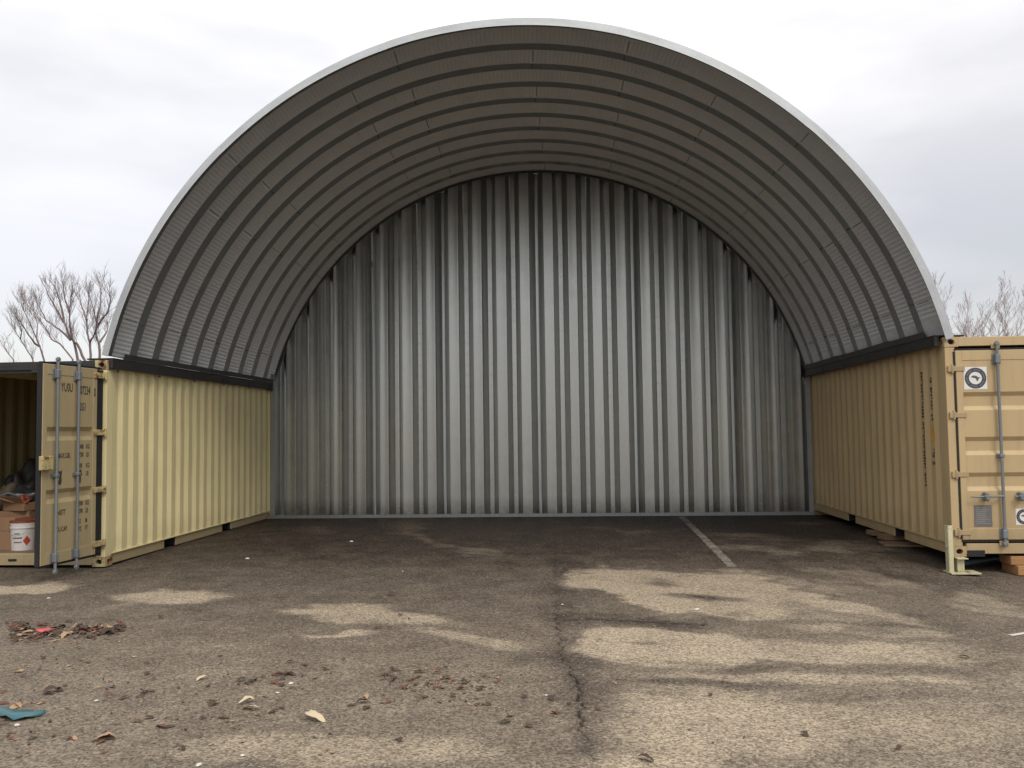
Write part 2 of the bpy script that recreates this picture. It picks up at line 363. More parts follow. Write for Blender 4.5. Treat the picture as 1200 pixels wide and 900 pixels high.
me.polygons.add(len(faces)); me.polygons.foreach_set('loop_start', np.arange(0, faces.size, 4, dtype=np.int32)); me.polygons.foreach_set('loop_total', np.full(len(faces), 4, dtype=np.int32))
me.polygons.foreach_set('use_smooth', np.ones(len(faces), dtype=bool))
me.update(calc_edges=True)
for nm, arr in (('dry', dry), ('crack', crk)):
    a = me.attributes.new(nm, 'FLOAT', 'POINT'); a.data.foreach_set('value', arr.ravel().astype(np.float32))
ground = link('asphalt_ground', me); tag(ground, kind='structure')

def asphalt_mat():
    mt, t, b = newmat('weathered_asphalt')
    at1 = node(t, 'ShaderNodeAttribute', attribute_name='dry'); at2 = node(t, 'ShaderNodeAttribute', attribute_name='crack')
    big = noise(t, 2.2, 7, 0.62, dist=0.3); mid = noise(t, 14, 6, 0.7); fine = noise(t, 75, 4, 0.75)
    d = math_(t, 'ADD', at1.outputs['Fac'], math_(t, 'MULTIPLY', math_(t, 'SUBTRACT', big, 0.5), 0.55))
    d = math_(t, 'ADD', d, math_(t, 'MULTIPLY', math_(t, 'SUBTRACT', mid, 0.5), 0.5))
    c = ramp(t, d, [(0.0, (0.026, 0.018, 0.013)), (0.13, (0.052, 0.038, 0.028)), (0.28, (0.095, 0.074, 0.055)), (0.52, (0.172, 0.138, 0.101)), (0.85, (0.340, 0.275, 0.195))])
    vo = node(t, 'ShaderNodeTexVoronoi'); vo.inputs['Scale'].default_value = 78
    tcn = node(t, 'ShaderNodeTexCoord'); t.links.new(tcn.outputs['Object'], vo.inputs['Vector'])
    sepc = node(t, 'ShaderNodeSeparateColor'); t.links.new(vo.outputs['Color'], sepc.inputs[0])
    stone = math_(t, 'ADD', math_(t, 'MULTIPLY', sepc.outputs[0], 1.0), 0.48)
    st = node(t, 'ShaderNodeVectorMath', operation='SCALE'); t.links.new(c, st.inputs[0]); t.links.new(stone, st.inputs['Scale'])
    c = st.outputs[0]
    f2 = math_(t, 'ADD', math_(t, 'MULTIPLY', fine, 1.1), 0.45)
    st = node(t, 'ShaderNodeVectorMath', operation='SCALE'); t.links.new(c, st.inputs[0]); t.links.new(f2, st.inputs['Scale']); c = st.outputs[0]
    pale = math_(t, 'MULTIPLY', math_(t, 'GREATER_THAN', sepc.outputs[1], 0.965), 0.45)
    c = mix(t, pale, c, (0.36, 0.31, 0.25))
    c = mix(t, at2.outputs['Fac'], c, (0.012, 0.009, 0.007))
    t.links.new(c, b.inputs['Base Color'])
    rr = node(t, 'ShaderNodeMapRange'); rr.inputs[1].default_value = 0.0; rr.inputs[2].default_value = 0.6; rr.inputs[3].default_value = 0.62; rr.inputs[4].default_value = 0.92
    t.links.new(d, rr.inputs[0]); t.links.new(rr.outputs[0], b.inputs['Roughness']); b.inputs['Specular IOR Level'].default_value = 0.3
    h = math_(t, 'ADD', math_(t, 'MULTIPLY', vo.outputs['Distance'], -0.8), math_(t, 'MULTIPLY', mid, 1.2))
    bump(t, b, h, 0.55, 0.006)
    return mt
me.materials.append(asphalt_mat())

# side cracks: dirt-filled, thin strips following the ground
def crack_strip(pts, wd, seed):
    rs = random.Random(seed); L_, R_ = [], []
    P = []
    for a, b in zip(pts[:-1], pts[1:]):
        n = max(2, int((b-a).length/0.05))
        for k in range(n): P.append(a.lerp(b, k/n))
    P.append(pts[-1])
    rows = []
    for k, p in enumerate(P):
        d = (P[min(k+1, len(P)-1)]-P[max(k-1, 0)]).normalized(); nrm = Vector((-d.y, d.x, 0))
        q = p + nrm*rs.uniform(-0.012, 0.012); ww = wd*rs.uniform(0.25, 1.0)*min(1, (k+0.5)/4, (len(P)-k-0.5)/4)
        a = q+nrm*ww; c = q-nrm*ww
        rows.append([(a.x, a.y, float(ground_z(a.x, a.y))+0.004), (c.x, c.y, float(ground_z(c.x, c.y))+0.004)])
    mb = MB(); mb.grid(rows); o = mb.build('asphalt_crack', M['ink']); tag(o, kind='structure')
G = lambda a, b: at(a, b, 2, 0.0)
crack_strip([G(655, 727), G(700, 726), G(745, 728), G(790, 731), G(822, 733)], 0.012, 1)
crack_strip([G(679, 804), G(684, 801), G(690, 799)], 0.010, 2)
crack_strip([G(677, 808), G(670, 806)], 0.007, 3)

# worn painted bay line and a second scrap of line at the right
def line_mat():
    mt, t, b = newmat('worn_line_paint')
    n1 = noise(t, 5, 6, 0.7); n2 = noise(t, 60, 3, 0.7)
    s = math_(t, 'ADD', math_(t, 'MULTIPLY', n1, 0.7), math_(t, 'MULTIPLY', n2, 0.5))
    t.links.new(ramp(t, s, [(0.46, (0.05, 0.04, 0.03)), (0.58, (0.16, 0.135, 0.11)), (0.78, (0.36, 0.32, 0.27))]), b.inputs['Base Color'])
    b.inputs['Roughness'].default_value = 0.85; return mt
LM = line_mat()
def paint_line(a, b, wd, mt=None):
    rows = []; n = 60
    for k in range(n+1):
        p = a.lerp(b, k/n); d = (b-a).normalized(); nm = Vector((-d.y, d.x, 0))
        row = []
        for j in range(4):
            q = p + nm*wd*(j/3-0.5)*(1+0.10*math.sin(k*1.7+j)) ; row.append((q.x, q.y, float(ground_z(q.x, q.y))+0.004))
        rows.append(row)
    mb = MB(); mb.grid(rows, flip=True); o = mb.build('painted_line', mt or LM); tag(o, kind='structure')
paint_line(Vector((1.98, 16.42, 0)), Vector((1.85, 10.45, 0)), 0.115)
paint_line(at(1184, 741, 2, 0), at(1215, 734, 2, 0), 0.045, M['chip'])

# ------------------------------------------------------------------ arched roof
RAD, CX, CZ = 5.25, -0.715, 1.40; AY0 = 10.50; PER = 0.615; NR = 10; DEP = 0.17
A0 = math.degrees(math.asin((2.625-CZ)/RAD))
roof = empty('arched_roof', (CX, AY0, 2.60)); tag(roof, 'semicircular corrugated galvanised steel arch roof spanning between the two containers', 'arched roof')
def arch_mesh(a_span, first, base=False, radj=0.0, nocrimp=0.0, mirror_end=False):
    """a length of arch sheet, polar about its axis; a_span in degrees measured up from +X side"""
    prof = [(0, 0), (0.012, 0.018), (0.098, 0.152), (0.11, DEP), (0.24, DEP), (0.350, DEP), (0.362, 0.152), (0.448, 0.018), (0.460, 0), (0.53, 0), (PER+0.03, -0.003)]
    crimp = [0, 1, 1, 0, 0, 0, 1, 1, 0, 0, 0]
    if first: prof[0] = (0.022, 0.034); prof[1] = (0.030, 0.046); crimp[1] = crimp[2] = 0
    n = max(2, int(round(a_span*RAD*math.pi/180/0.0185)))
    rows = []
    for i in range(n+1):
        a = a_span*i/n; ar = R(a)
        ph = 2*math.pi*a*RAD*math.pi/180/0.0555
        amp = 0.0055*math.sin(ph)*(1 if a >= nocrimp else 0)
        row = []
        for (y, dr), c in zip(prof, crimp):
            rr = RAD + dr + radj + amp*c; yy = y
            row.append((rr*math.cos(ar), yy, rr*math.sin(ar)))
        rows.append(row)
    mb = MB(); mb.grid(rows); 
    me_ = mb.mesh('arch_panel', [M['arch'], M['rim']], 35)
    if first:      # the weathered front flange, sky light on it brightened into its colour
        nc_ = len(prof)-1
        me_.polygons.foreach_set('material_index', [1 if (f % nc_) < 3 else 0 for f in range(len(me_.polygons))])
    return me_
def ring_joints(k):
    if k % 2 == 0: return [A0, 19.0, 46.3, 73.6, 106.4, 133.7, 161.0, 180-A0]
    return [A0, 32.6, 59.9, 87.2, 114.5, 141.8, 180-A0]
cache = {}
for k in range(NR):
    J = ring_joints(k)
    for i in range(len(J)-1):
        span = J[i+1]-J[i] + (0.45 if i < len(J)-2 else 0)
        end = i in (0, len(J)-2)
        alt = 0.0 if i % 2 == 0 else 0.003
        mirror = i == len(J)-2
        key = (round(span, 2), k == 0, end, alt, mirror)
        if key not in cache: cache[key] = arch_mesh(span, k == 0, end, alt, 3.2 if (i == 0) else 0, mirror)
        # sheets start at +X foot; rotation about Y carries them up and over
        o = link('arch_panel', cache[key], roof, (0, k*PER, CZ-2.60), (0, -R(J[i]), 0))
# bolts along each side joint of the arch sheets, on the inner flats
mb = MB()
for k in range(NR):
    for i, a in enumerate(ring_joints(k)[1:-1]):
        ar = R(a+0.2)
        for y in (0.48, 0.53, 0.58):
            dr = 0 if y > 0.46 else DEP*(0.415-y)/0.11
            q = Vector(((RAD+dr-0.008)*math.cos(ar), k*PER+y, (RAD+dr-0.008)*math.sin(ar)+CZ-2.6))
            mb.box(q.x-0.006, q.x+0.006, q.y-0.006, q.y+0.006, q.z-0.006, q.z+0.006)
sb = MB()  # thin dark strips painted as the shadow line of each lapped edge
for k in range(NR):
    for a in ring_joints(k)[1:-1]:
        for (ya, ra), (yb, rb) in (((0.365, 0.146), (0.445, 0.022)),):
            pts = []
            for yy, dr in ((ya, ra), (yb, rb)):
                for da in (-0.045, 0.045):
                    ar = R(a+da); rr = RAD+dr-0.0075; pts.append((rr*math.cos(ar), k*PER+yy-0.004, rr*math.sin(ar)+CZ-2.6))
            sb.add(pts, [(0, 1, 3, 2)])
so = sb.build('lap_shadow_strips', M['seam'], roof); tag(so, kind='stuff')
o = mb.build('seam_bolts', M['rail2'], roof); tag(o, kind='stuff')
# base rails: black angle lying over the container's top edge, with a grey up-turned flashing
def base_rail(s, x_in, y0, zc):
    r0 = x_in-CX-(0.045 if s > 0 else 0.0)*1.0
    mb = MB()
    L = 6.03
    z0 = zc-2.60
    mb.box(r0-s*0.055, r0-s*0.002, y0-AY0+0.03, y0-AY0+L, z0-0.105, z0+0.012, 0.004)
    mb.box(r0-s*0.055, r0+s*0.30, y0-AY0+0.05, y0-AY0+L, z0+0.0125, z0+0.030, 0.003)
    o = mb.build('base_rail', M['rail'], roof)
    # lugs hanging under the rail
    for k in range(6):
        y = y0-AY0+0.12+k*1.13
        lg = MB(); lg.box(r0-s*0.062, r0-s*0.056, y, y+0.05, z0-0.145, z0-0.02, 0.001); lg.build('rail_lug', M['rail'], roof)
    # flashing pieces with lapped ends
    for k in range(5):
        y = y0-AY0+0.30+k*1.15; fl = MB()
        lean = 0.004*(k % 2)
        fl.add([(r0-s*(0.050+lean), y, z0+0.0305), (r0-s*(0.050+lean), y+1.16, z0+0.0305), (r0-s*(0.075+lean), y+1.16, z0+0.098), (r0-s*(0.075+lean), y, z0+0.098+0.01*(k % 2))],
               [(0, 1, 2, 3)])
        ob = fl.build('rail_flashing', M['rail2'], roof)
        sm = ob.modifiers.new('thick', 'SOLIDIFY'); sm.thickness = 0.004
base_rail(-1, XL, YL, 2.591)
base_rail(1, XRt, YR, 2.591+ZR)

# ------------------------------------------------------------------ end wall of upright galvanised sheets
WY = AY0 + 5.985
wall = empty('end_wall', (CX, WY, 0)); tag(wall, 'upright ribbed galvanised sheet wall closing the back under the arch', 'wall')
WX0, WX1 = XL+0.0, XRt+0.0
NP = 22; WP = 0.4595; WXP = WX0+0.165; SPEC = (0, 4, 7, 11, 15, 19)
WR = RAD-0.006
def top_at(x, dy=0):
    h = WR*WR-(x-CX)**2
    return CZ+math.sqrt(h) if h > 0 else 2.6
JZ = 5.0
def wall_panel(i, z0, z1f, y_off, mat, special, name='wall_panel'):
    xa = WXP+i*WP
    h = WP/2
    # from recess centre to recess centre: recess, flank, proud flat, flank, recess
    fr = [0, 0.045, 0.135, 0.1355, 0.160, 0.1605, 0.307, 0.3075, 0.332, 0.3325, 0.4226, WP]
    d = 0.135
    prof = [(0.0, d), (0.040, d), (0.125, 0.012), (0.140, 0), (0.19, 0), (0.236, 0.006), (0.28, 0), (0.320, 0), (0.335, 0.012), (0.420, d), (WP+0.006, d)]
    if special: prof[0] = (0.0, d+0.035); prof[1] = (0.025, d+0.035)
    if i+1 in SPEC: prof[-1] = (WP+0.004, d+0.037); prof[-2] = (0.435, d+0.037)
    if i < 0: prof = [(WP-0.165, d-0.03)]+[p for p in prof if p[0] > WP-0.16]
    bot, topr = [], []
    rows = []
    jr = random.Random(i+50); j1, j2 = jr.uniform(-0.010, 0.010), jr.uniform(-0.010, 0.010)
    P = [(xa+u-CX+(j1 if 0.1 < u < 0.22 else j2 if 0.22 <= u < 0.35 else 0), y_off+v) for u, v in prof]
    zt = [min(z1f, top_at(x+CX)) for x, _ in P] if z1f else [top_at(x+CX) for x, _ in P]
    if max(zt) <= z0+0.05: return None
    nz = 14
    for k in range(nz+1):
        rows.append([(x, y, z0+(max(z0+0.02, t)-z0)*k/nz) for (x, y), t in zip(P, zt)])
    mb = MB(); mb.grid(rows)
    mats = [mat, M['wallB']]
    me_ = mb.mesh(name, mats, 30)
    if special:
        nc_ = len(P)-1
        idx = [1 if (f % nc_) == 0 else 0 for f in range(len(me_.polygons))]
        me_.polygons.foreach_set('material_index', idx)
    return link(name, me_, wall)
shades = []
for i in range(-1, NP):
    v = random.choice((0.94, 1.0, 1.05, 0.98))
    if v not in [s[0] for s in shades]:
        shades.append((v, galv('galvanised_wall_sheet', tuple(c*v for c in (0.43, 0.44, 0.42)), tuple(c*v for c in (0.59, 0.595, 0.565)), 0.32, 0.94, streak=0.08, mud=True, bmp=0.035)))
    mat = dict(shades)[v]
    sp = i in SPEC
    wob_ = 0.004*(i % 2)
    high = max(top_at(WXP+i*WP), top_at(WXP+(i+1)*WP)) > JZ+0.15
    wall_panel(i, 0.045, JZ if high else None, wob_, mat, sp)
    if high: wall_panel(i, JZ-0.10, None, wob_+0.006, mat, sp)
mb = MB(); mb.box(WX0-CX, WX1-CX+0.3, -0.045, 0.17, 0.0, 0.012); mb.box(WX0-CX, WX1-CX, -0.045, -0.040, 0.012, 0.062); mb.build('base_channel', M['chan'], wall)
# corner strips closing wall to containers
for s, xx in ((1, WX0), (-1, WX1)):
    mb = MB(); a = xx-CX
    mb.box(a+s*0.004, a+s*0.09, -0.035, -0.030, 0.014, 2.80, 0.001); mb.box(a+s*0.004, a+s*0.008, -0.030, 0.13, 0.014, 2.70)
    mb.build('corner_strip', M['wallB'], wall)
for zz, dx in ((2.60, 0.02), (2.45, -0.03)):
    mb = MB(); q = WX1-CX-0.06+dx; mb.tube([(q, -0.045, zz), (q, -0.028, zz)], 0.022, 6); mb.build('strip_bolt', M['bolt'], wall)
# rim angle where wall meets arch
rows = []
for k in range(121):
    a = R(A0+(180-2*A0)*k/120)
    rows.append([((WR-0.03)*math.cos(a), -0.020, (WR-0.03)*math.sin(a)+CZ), ((WR+0.004)*math.cos(a), -0.020, (WR+0.004)*math.sin(a)+CZ), ((WR+0.004)*math.cos(a), 0.17, (WR+0.004)*math.sin(a)+CZ)])
mb = MB(); mb.grid(rows); mb.build('rim_angle', M['rail2'], wall)
# bolts down each seam
mb = MB()
for i in range(1, NP):
    if i in SPEC: continue
    x = WXP+i*WP-CX; zt = top_at(WXP+i*WP)-0.1; z = 0.2
    while z < zt:
        mb.box(x-0.010, x+0.010, 0.112, 0.134, z-0.010, z+0.010, 0.0); z += 0.21
    
for i in range(NP):
    xx = WXP+i*WP-CX
    if top_at(WXP+i*WP+0.23) > JZ+0.2:
        for u in (0.17, 0.31):
            mb.box(xx+u-0.009, xx+u+0.009, -0.018, 0.0, JZ-0.06, JZ-0.042)
o = mb.build('wall_bolts', M['bolt'], wall); tag(o, kind='stuff')

# ------------------------------------------------------------------ shipping containers
CL, CW, CH = 6.058, 2.438, 2.591
def corr_rows(length, z0, z1, plane, depth, s, axis='y'):
    """vertical trapezoid corrugation; plane = outermost u, recess goes inward"""
    pts = []; y = 0.0; st = [(0.072, 0), (0.068, 1), (0.070, 1), (0.068, 0)]
    cur = 0; pts.append((0.0, 0))
    k = 0
    while y < length-1e-4:
        dl, lv = st[k % 4]; y = min(length, y+dl); pts.append((y, lv)); k += 1
    return pts
def casting(mb, x0, x1, y0, y1, z0, z1, faces):
    """corner casting with an oval hole in each named face"""
    bm_box = []
    c = 0
    def face_hole(origin, ua, va, nrm, w_, h_, rw, rh):
        n = 16; per = []; ov = []
        o = Vector(origin)
        for k in range(n):
            t = 2*math.pi*(k+0.5)/n; cx_, sx_ = math.cos(t), math.sin(t)
            sc = 1/max(abs(cx_), abs(sx_))
            per.append(o+ua*(w_/2*cx_*sc)+va*(h_/2*sx_*sc)); ov.append(o+ua*(rw*cx_)+va*(rh*sx_))
        # exact rectangle corners
        for k in (1, 2, 5, 6, 9, 10, 13, 14):
            pass
        vs_ = per+ov+[p-nrm*0.05 for p in ov]
        fs = []
        for k in range(n):
            k2 = (k+1) % n
            fs.append((k, k2, n+k2, n+k)); fs.append((n+k, n+k2, 2*n+k2, 2*n+k))
        cn = len(vs_)
        corners = [o+ua*(w_/2)*a+va*(h_/2)*b for a, b in ((1, 1), (-1, 1), (-1, -1), (1, -1))]
        vs_ += corners
        for ci, k in ((0, 1), (1, 5), (2, 9), (3, 13)):
            fs.append((cn+ci, k+1, k))
        mb.add(vs_, fs)
        keep = mb.cur; mb.cur = 1
        mb.add([p-nrm*0.049 for p in ov], [tuple(range(n))]); mb.cur = keep  # back of the hole coloured black for its shade
    W_, D_, H_ = x1-x0, y1-y0, z1-z0; xc, yc, zc = (x0+x1)/2, (y0+y1)/2, (z0+z1)/2
    X_, Y_, Z_ = Vector((1, 0, 0)), Vector((0, 1, 0)), Vector((0, 0, 1))
    quad = {'-y': [(x0,y0,z0),(x1,y0,z0),(x1,y0,z1),(x0,y0,z1)], '+y': [(x1,y1,z0),(x0,y1,z0),(x0,y1,z1),(x1,y1,z1)],
            '-x': [(x0,y1,z0),(x0,y0,z0),(x0,y0,z1),(x0,y1,z1)], '+x': [(x1,y0,z0),(x1,y1,z0),(x1,y1,z1),(x1,y0,z1)],
            '-z': [(x0,y1,z0),(x1,y1,z0),(x1,y0,z0),(x0,y0,z0)], '+z': [(x0,y0,z1),(x1,y0,z1),(x1,y1,z1),(x0,y1,z1)]}
    spec = {'-y': ((xc, y0, zc), X_, Z_, -Y_, W_, H_, 0.040, 0.032), '+y': ((xc, y1, zc), -X_, Z_, Y_, W_, H_, 0.040, 0.032),
            '-x': ((x0, yc, zc), -Y_, Z_, -X_, D_, H_, 0.040, 0.028), '+x': ((x1, yc, zc), Y_, Z_, X_, D_, H_, 0.040, 0.028)}
    for k, q in quad.items():
        if k in faces: face_hole(*spec[k])
        else: mb.add(q, [(0, 1, 2, 3)])
def text_mesh(body, size, mat, parent, loc, rot, name='lettering', sx_=1.0, align='LEFT'):
    cu = bpy.data.curves.new(name, 'FONT'); cu.body = body; cu.size = size; cu.align_x = align; cu.extrude = 0.0006; cu.offset = size*0.012
    cu.space_line = 0.95; cu.resolution_u = 3
    tmp = bpy.data.objects.new('tmp_text', cu); col.objects.link(tmp)
    dg = bpy.context.evaluated_depsgraph_get(); me_ = bpy.data.meshes.new_from_object(tmp.evaluated_get(dg))
    bpy.data.objects.remove(tmp); bpy.data.curves.remove(cu)
    me_.materials.clear(); me_.materials.append(mat); me_.name = name
    me_.transform(Matrix.Diagonal((sx_, 1, 1, 1)))
    return link(name, me_, parent, loc, rot)
def door_leaf(cont, s, hinge, angle, width, z0, z1, recesses, paintm, railm, g0_=0.012):
    """a door leaf: origin at its hinge line; spans s*width in x when shut, outer face towards -y"""
    T = 0.055
    H = z1-z0
    fw = 0.075
    mb = MB()
    def b(u0, u1, y0, y1, za, zb, c=0.004): mb.box(s*u0, s*u1, y0, y1, za, zb, c)
    b(g0_, g0_+fw, -T, 0, 0, H); b(width-fw, width, -T, 0, 0, H)
    b(g0_+fw, width-fw, -T, 0, 0, 0.13); b(g0_+fw, width-fw, -T, 0, H-0.12, H)
    prof = [(0.13, 0.006)]
    for (ra, rb) in sorted(recesses):
        sl = min(0.05, (rb-ra)*0.33)
        prof += [(ra, 0.006), (ra+sl, 0.040), (rb-sl, 0.040), (rb, 0.006)]
    prof.append((H-0.12, 0.006))
    u0, u1 = g0_+fw+0.001, width-fw-0.001
    rows = [[(s*u0, -T+d, z), (s*u1, -T+d, z)] for z, d in prof]
    mb.grid(rows, flip=(s < 0))
    o = mb.build('door_leaf', paintm, cont, fix=False, loc=(hinge[0], hinge[1], z0), rot=(0, 0, angle))
    # inner liner
    mb = MB(); mb.box(s*(g0_+0.08), s*(width-0.08), -0.008, -0.002, 0.12, H-0.11); mb.build('inner_skin', paintm, o)
    # rubber seal all round
    mb = MB()
    if g0_ > 0.05: mb.box(s*-0.012, s*(g0_-0.0005), -0.052, 0.004, 0.01, H-0.01)  # wide plain black strip along the hinge edge
    else: mb.box(s*-0.012, s*0.0115, -0.048, 0.012, 0.01, H-0.01)
    mb.box(s*(width+0.0005), s*(width+0.014), -0.046, 0.012, -0.005, H+0.005)
    mb.box(0, s*width, -0.044, 0.004, -0.026, -0.0005); mb.box(0, s*width, -0.044, 0.004, H+0.0005, H+0.024)
    mb.build('door_gasket', M['black'], o)
    return o
def lock_rod(door, x, H, T=0.055, top=0.085, bot=0.085, low_ext=0.0):
    y = -T-0.038
    mb = MB()
    mb.tube([(x, y, -bot-low_ext), (x, y, H+top)], 0.0175, 10)
    for z in (-bot-low_ext+0.01, H+top-0.045):
        mb.box(x-0.026, x+0.026, y-0.018, y+0.020, z, z+0.035, 0.005)
    mb.build('lock_rod', M['rod'], door, smooth=40)
    for z in (0.07, H*0.44, H-0.11):
        big = z != H*0.44
        mb = MB(); hh = 0.060 if big else 0.022
        mb.box(x-0.048, x+0.048, -T-0.010, -T-0.001, z-hh, z+hh, 0.002)
        mb.box(x-0.028, x+0.028, y-0.024, -T-0.010, z-hh*0.85, z+hh*0.85, 0.006)
        mb.build('rod_bracket', M['rod'], door)
def hinge_part(cont, xh, y, z, s, angle, mat):
    mb = MB()
    mb.box(-0.052, 0.020, -0.022, 0.014, -0.038, 0.038, 0.004) if s > 0 else mb.box(-0.020, 0.052, -0.022, 0.014, -0.038, 0.038, 0.004)
    mb.tube([(0, -0.012, -0.052), (0, -0.012, 0.052)], 0.016, 8)
    mb.build('hinge_lug', mat, cont, loc=(xh, y, z))
    mb = MB(); mb.box(0, s*0.14, -0.020, -0.008, -0.030, 0.030, 0.003); mb.tube([(0, -0.012, -0.030), (0, -0.012, 0.030)], 0.019, 8)
    mb.build('hinge_strap', mat, cont, loc=(xh, y, z+0.001), rot=(0, 0, angle))

def container(name, label, s, x0, y0, z0, mats, pockets):
    side, frame, cast, inner = mats
    c = empty(name, (x0, y0, z0)); tag(c, label, 'shipping container', 'steel shipping containers carrying the arch')
    def bx(u0, u1, ya, yb, za, zb, nm, mt, ch=0.004):
        mb = MB(); mb.box(s*u0, s*u1, ya, yb, za, zb, ch); return mb.build(nm, mt, c)
    # corrugated long sides
    for u, dirn, nm in ((0.012, 1, 'side_panel'), (CW-0.012, -1, 'side_panel')):
        pts = corr_rows(CL-0.30, 0, 0, 0, 0, 0)
        rows = []
        for kz in range(15):
            z = 0.135+(CH-0.22)*kz/14; e_ = math.sin(math.pi*kz/14)
            rows.append([(s*(u+dirn*(0.036*lv+0.004)+dirn*0.0065*e_*float(lumps(y*1.0, z, 40+int(u*3)+(5 if s > 0 else 0), 2.6))), 0.15+y, z) for y, lv in pts])
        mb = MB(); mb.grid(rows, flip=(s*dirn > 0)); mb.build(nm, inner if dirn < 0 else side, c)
    # rear end panel
    pts = corr_rows(CW-0.24, 0, 0, 0, 0, 0)
    mb = MB(); mb.grid([[(s*(0.12+y), CL-0.02-0.036*lv, z) for y, lv in pts] for z in (0.16, CH-0.10)]); mb.build('end_panel', side, c)
    # roof: cross corrugations
    pts = corr_rows(CL-0.32, 0, 0, 0, 0, 0)
    mb = MB(); mb.grid([[(s*u, 0.16+y, CH-0.012-0.02*lv) for y, lv in pts] for u in (0.05, CW-0.05)], flip=(s > 0)); mb.build('roof_panel', frame, c)
    bx(0.065, CW-0.065, 0.10, CL-0.06, 0.136, 0.165, 'floor', M['ply'], 0)
    for u0, u1 in ((0.0, 0.060), (CW-0.060, CW)):
        bx(u0, u1, 0.178, CL-0.178, CH-0.085, CH-0.004, 'top_rail', frame)
        mb = MB(); ya = 0.178; q = 0.022 if u0 == 0 else 0.004
        segs = []
        for pc in pockets:
            segs.append((ya, pc-0.18)); ya = pc+0.18
        segs.append((ya, CL-0.178))
        for a, b_ in segs: mb.box(s*(u0+q), s*(u1-0.01), a, b_, 0.010, 0.135, 0.003)
        mb.build('bottom_rail', M['tan_door'] if s < 0 else frame, c)
        bx(u0+0.001, u1-0.001, 0.15, CL-0.15, 0.1355, 0.150, 'rail_lip', frame, 0.003)
    for pc in pockets:
        mb = MB(); x_a, x_b = s*0.03, s*(CW-0.03)
        mb.box(x_a, x_b, pc-0.176, pc-0.170, 0.014, 0.132); mb.box(x_a, x_b, pc+0.170, pc+0.176, 0.014, 0.132)
        mb.box(s*0.012, s*(CW-0.012), pc-0.170, pc+0.170, 0.124, 0.130)
        mb.box(s*0.9, s*0.92, pc-0.169, pc+0.169, 0.014, 0.123)
        mb.build('forklift_pocket', M['black'], c)  # linings coloured black for the shade inside the opening
    for k in range(9):
        y = 0.35+k*0.66
        if all(abs(y-pc) > 0.25 for pc in pockets): bx(0.06, CW-0.06, y, y+0.05, 0.02, 0.130, 'cross_member', M['rail'], 0)
    # posts
    for u0, u1 in ((0.002, 0.118), (CW-0.118, CW-0.002)):
        for ya, yb in ((0.004, 0.148), (CL-0.148, CL-0.004)):
            bx(u0, u1, ya, yb, 0.118, CH-0.118, 'corner_post', frame)
    # castings
    for iu, (u0, u1) in enumerate(((-0.003, 0.159), (CW-0.159, CW+0.003))):
        for iy, (ya, yb) in enumerate(((-0.003, 0.175), (CL-0.175, CL+0.003))):
            for za, zb in ((0, 0.118), (CH-0.118, CH)):
                mb = MB(); xa, xb = sorted((s*u0, s*u1))
                outer = ('-x' if s*(1 if iu else -1) < 0 else '+x')
                casting(mb, xa, xb, ya, yb, za, zb, ('-y' if iy == 0 else '+y', outer))
                o = mb.build('corner_casting', [cast, M['black']], c)
    bx(0.160, CW-0.160, 0.0, 0.10, CH-0.112, CH-0.004, 'door_header', M['rail'] if s < 0 else frame)
    bx(0.160, CW-0.160, CL-0.10, CL, CH-0.112, CH-0.004, 'rear_header', frame)
    bx(0.160, CW-0.160, CL-0.10, CL, 0.012, 0.130, 'rear_sill', frame)
    return c

PZL = [1.80, 3.86]
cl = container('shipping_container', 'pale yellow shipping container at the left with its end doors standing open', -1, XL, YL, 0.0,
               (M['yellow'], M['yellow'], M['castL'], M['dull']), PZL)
cr = container('shipping_container', 'tan shipping container at the right with shut doors and a round emblem sticker', 1, XRt, YR, ZR,
               (M['tan'], M['tan'], M['castR'], M['tan']), [1.72, 3.76])
# left sill: with slot
mb = MB(); mb.box(-0.160, -(CW-0.160), 0.0, 0.11, 0.02, 0.160, 0.005); mb.build('door_sill', M['tan_door'], cl)
mb = MB()
for uu in (1.15, 1.88):
    mb = MB(); mb.box(-uu, -(uu+0.11), -0.004, -0.001, 0.070, 0.100); mb.build('sill_slot', M['black'], cl)  # flat black patches painted as the shade in the slots
mb = MB()
mb.box(-0.1185, -0.145, 0.0, 0.06, 0.19, CH-0.15); mb.box(-0.162, -(CW-0.162), 0.002, 0.07, CH-0.155, CH-0.1125); mb.build('opening_seal', M['black'], cl)
mb = MB()
for uu in (0.30, 0.85, 1.45, 2.0): mb.box(-uu, -(uu+0.13), -0.03, -0.001, CH-0.150, CH-0.115, 0.004)
mb.box(-0.162, -(CW-0.162), -0.012, -0.0015, CH-0.1105, CH-0.035, 0.002)
mb.build('cam_keepers', M['rail'], cl)
# doors of the left container
DZ0, DZ1 = 0.175, CH-0.125; DH = DZ1-DZ0
TH = R(84.5)
HX, HY = -0.085, -0.045
def frac(a): return DH*(1-a)
rec = [(frac(0.385), frac(0.315)), (frac(0.70), frac(0.63))]
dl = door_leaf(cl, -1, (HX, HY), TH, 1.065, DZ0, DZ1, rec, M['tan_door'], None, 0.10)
for u in (0.50, 0.87): lock_rod(dl, -u, DH, low_ext=0.03)
for zf in (0.035, 0.345, 0.655, 0.945):
    mb = MB(); zz = frac(zf); mb.box(0.0, -0.17, -0.072, -0.0565, zz-0.036, zz+0.036, 0.004); mb.box(-0.005, 0.055, -0.080, -0.052, zz-0.028, zz+0.028, 0.004); mb.tube([(0.03, -0.085, zz-0.045), (0.03, -0.085, zz+0.045)], 0.017, 8)
    mb.build('hinge', M['castL'], dl)
mb = MB(); mb.box(-0.052, -0.116, -0.012, 0.0015, 0.14, CH-0.13); mb.build('hinge_side_strip', M['black'], cl)  # plain black strip on the post beside the hinges
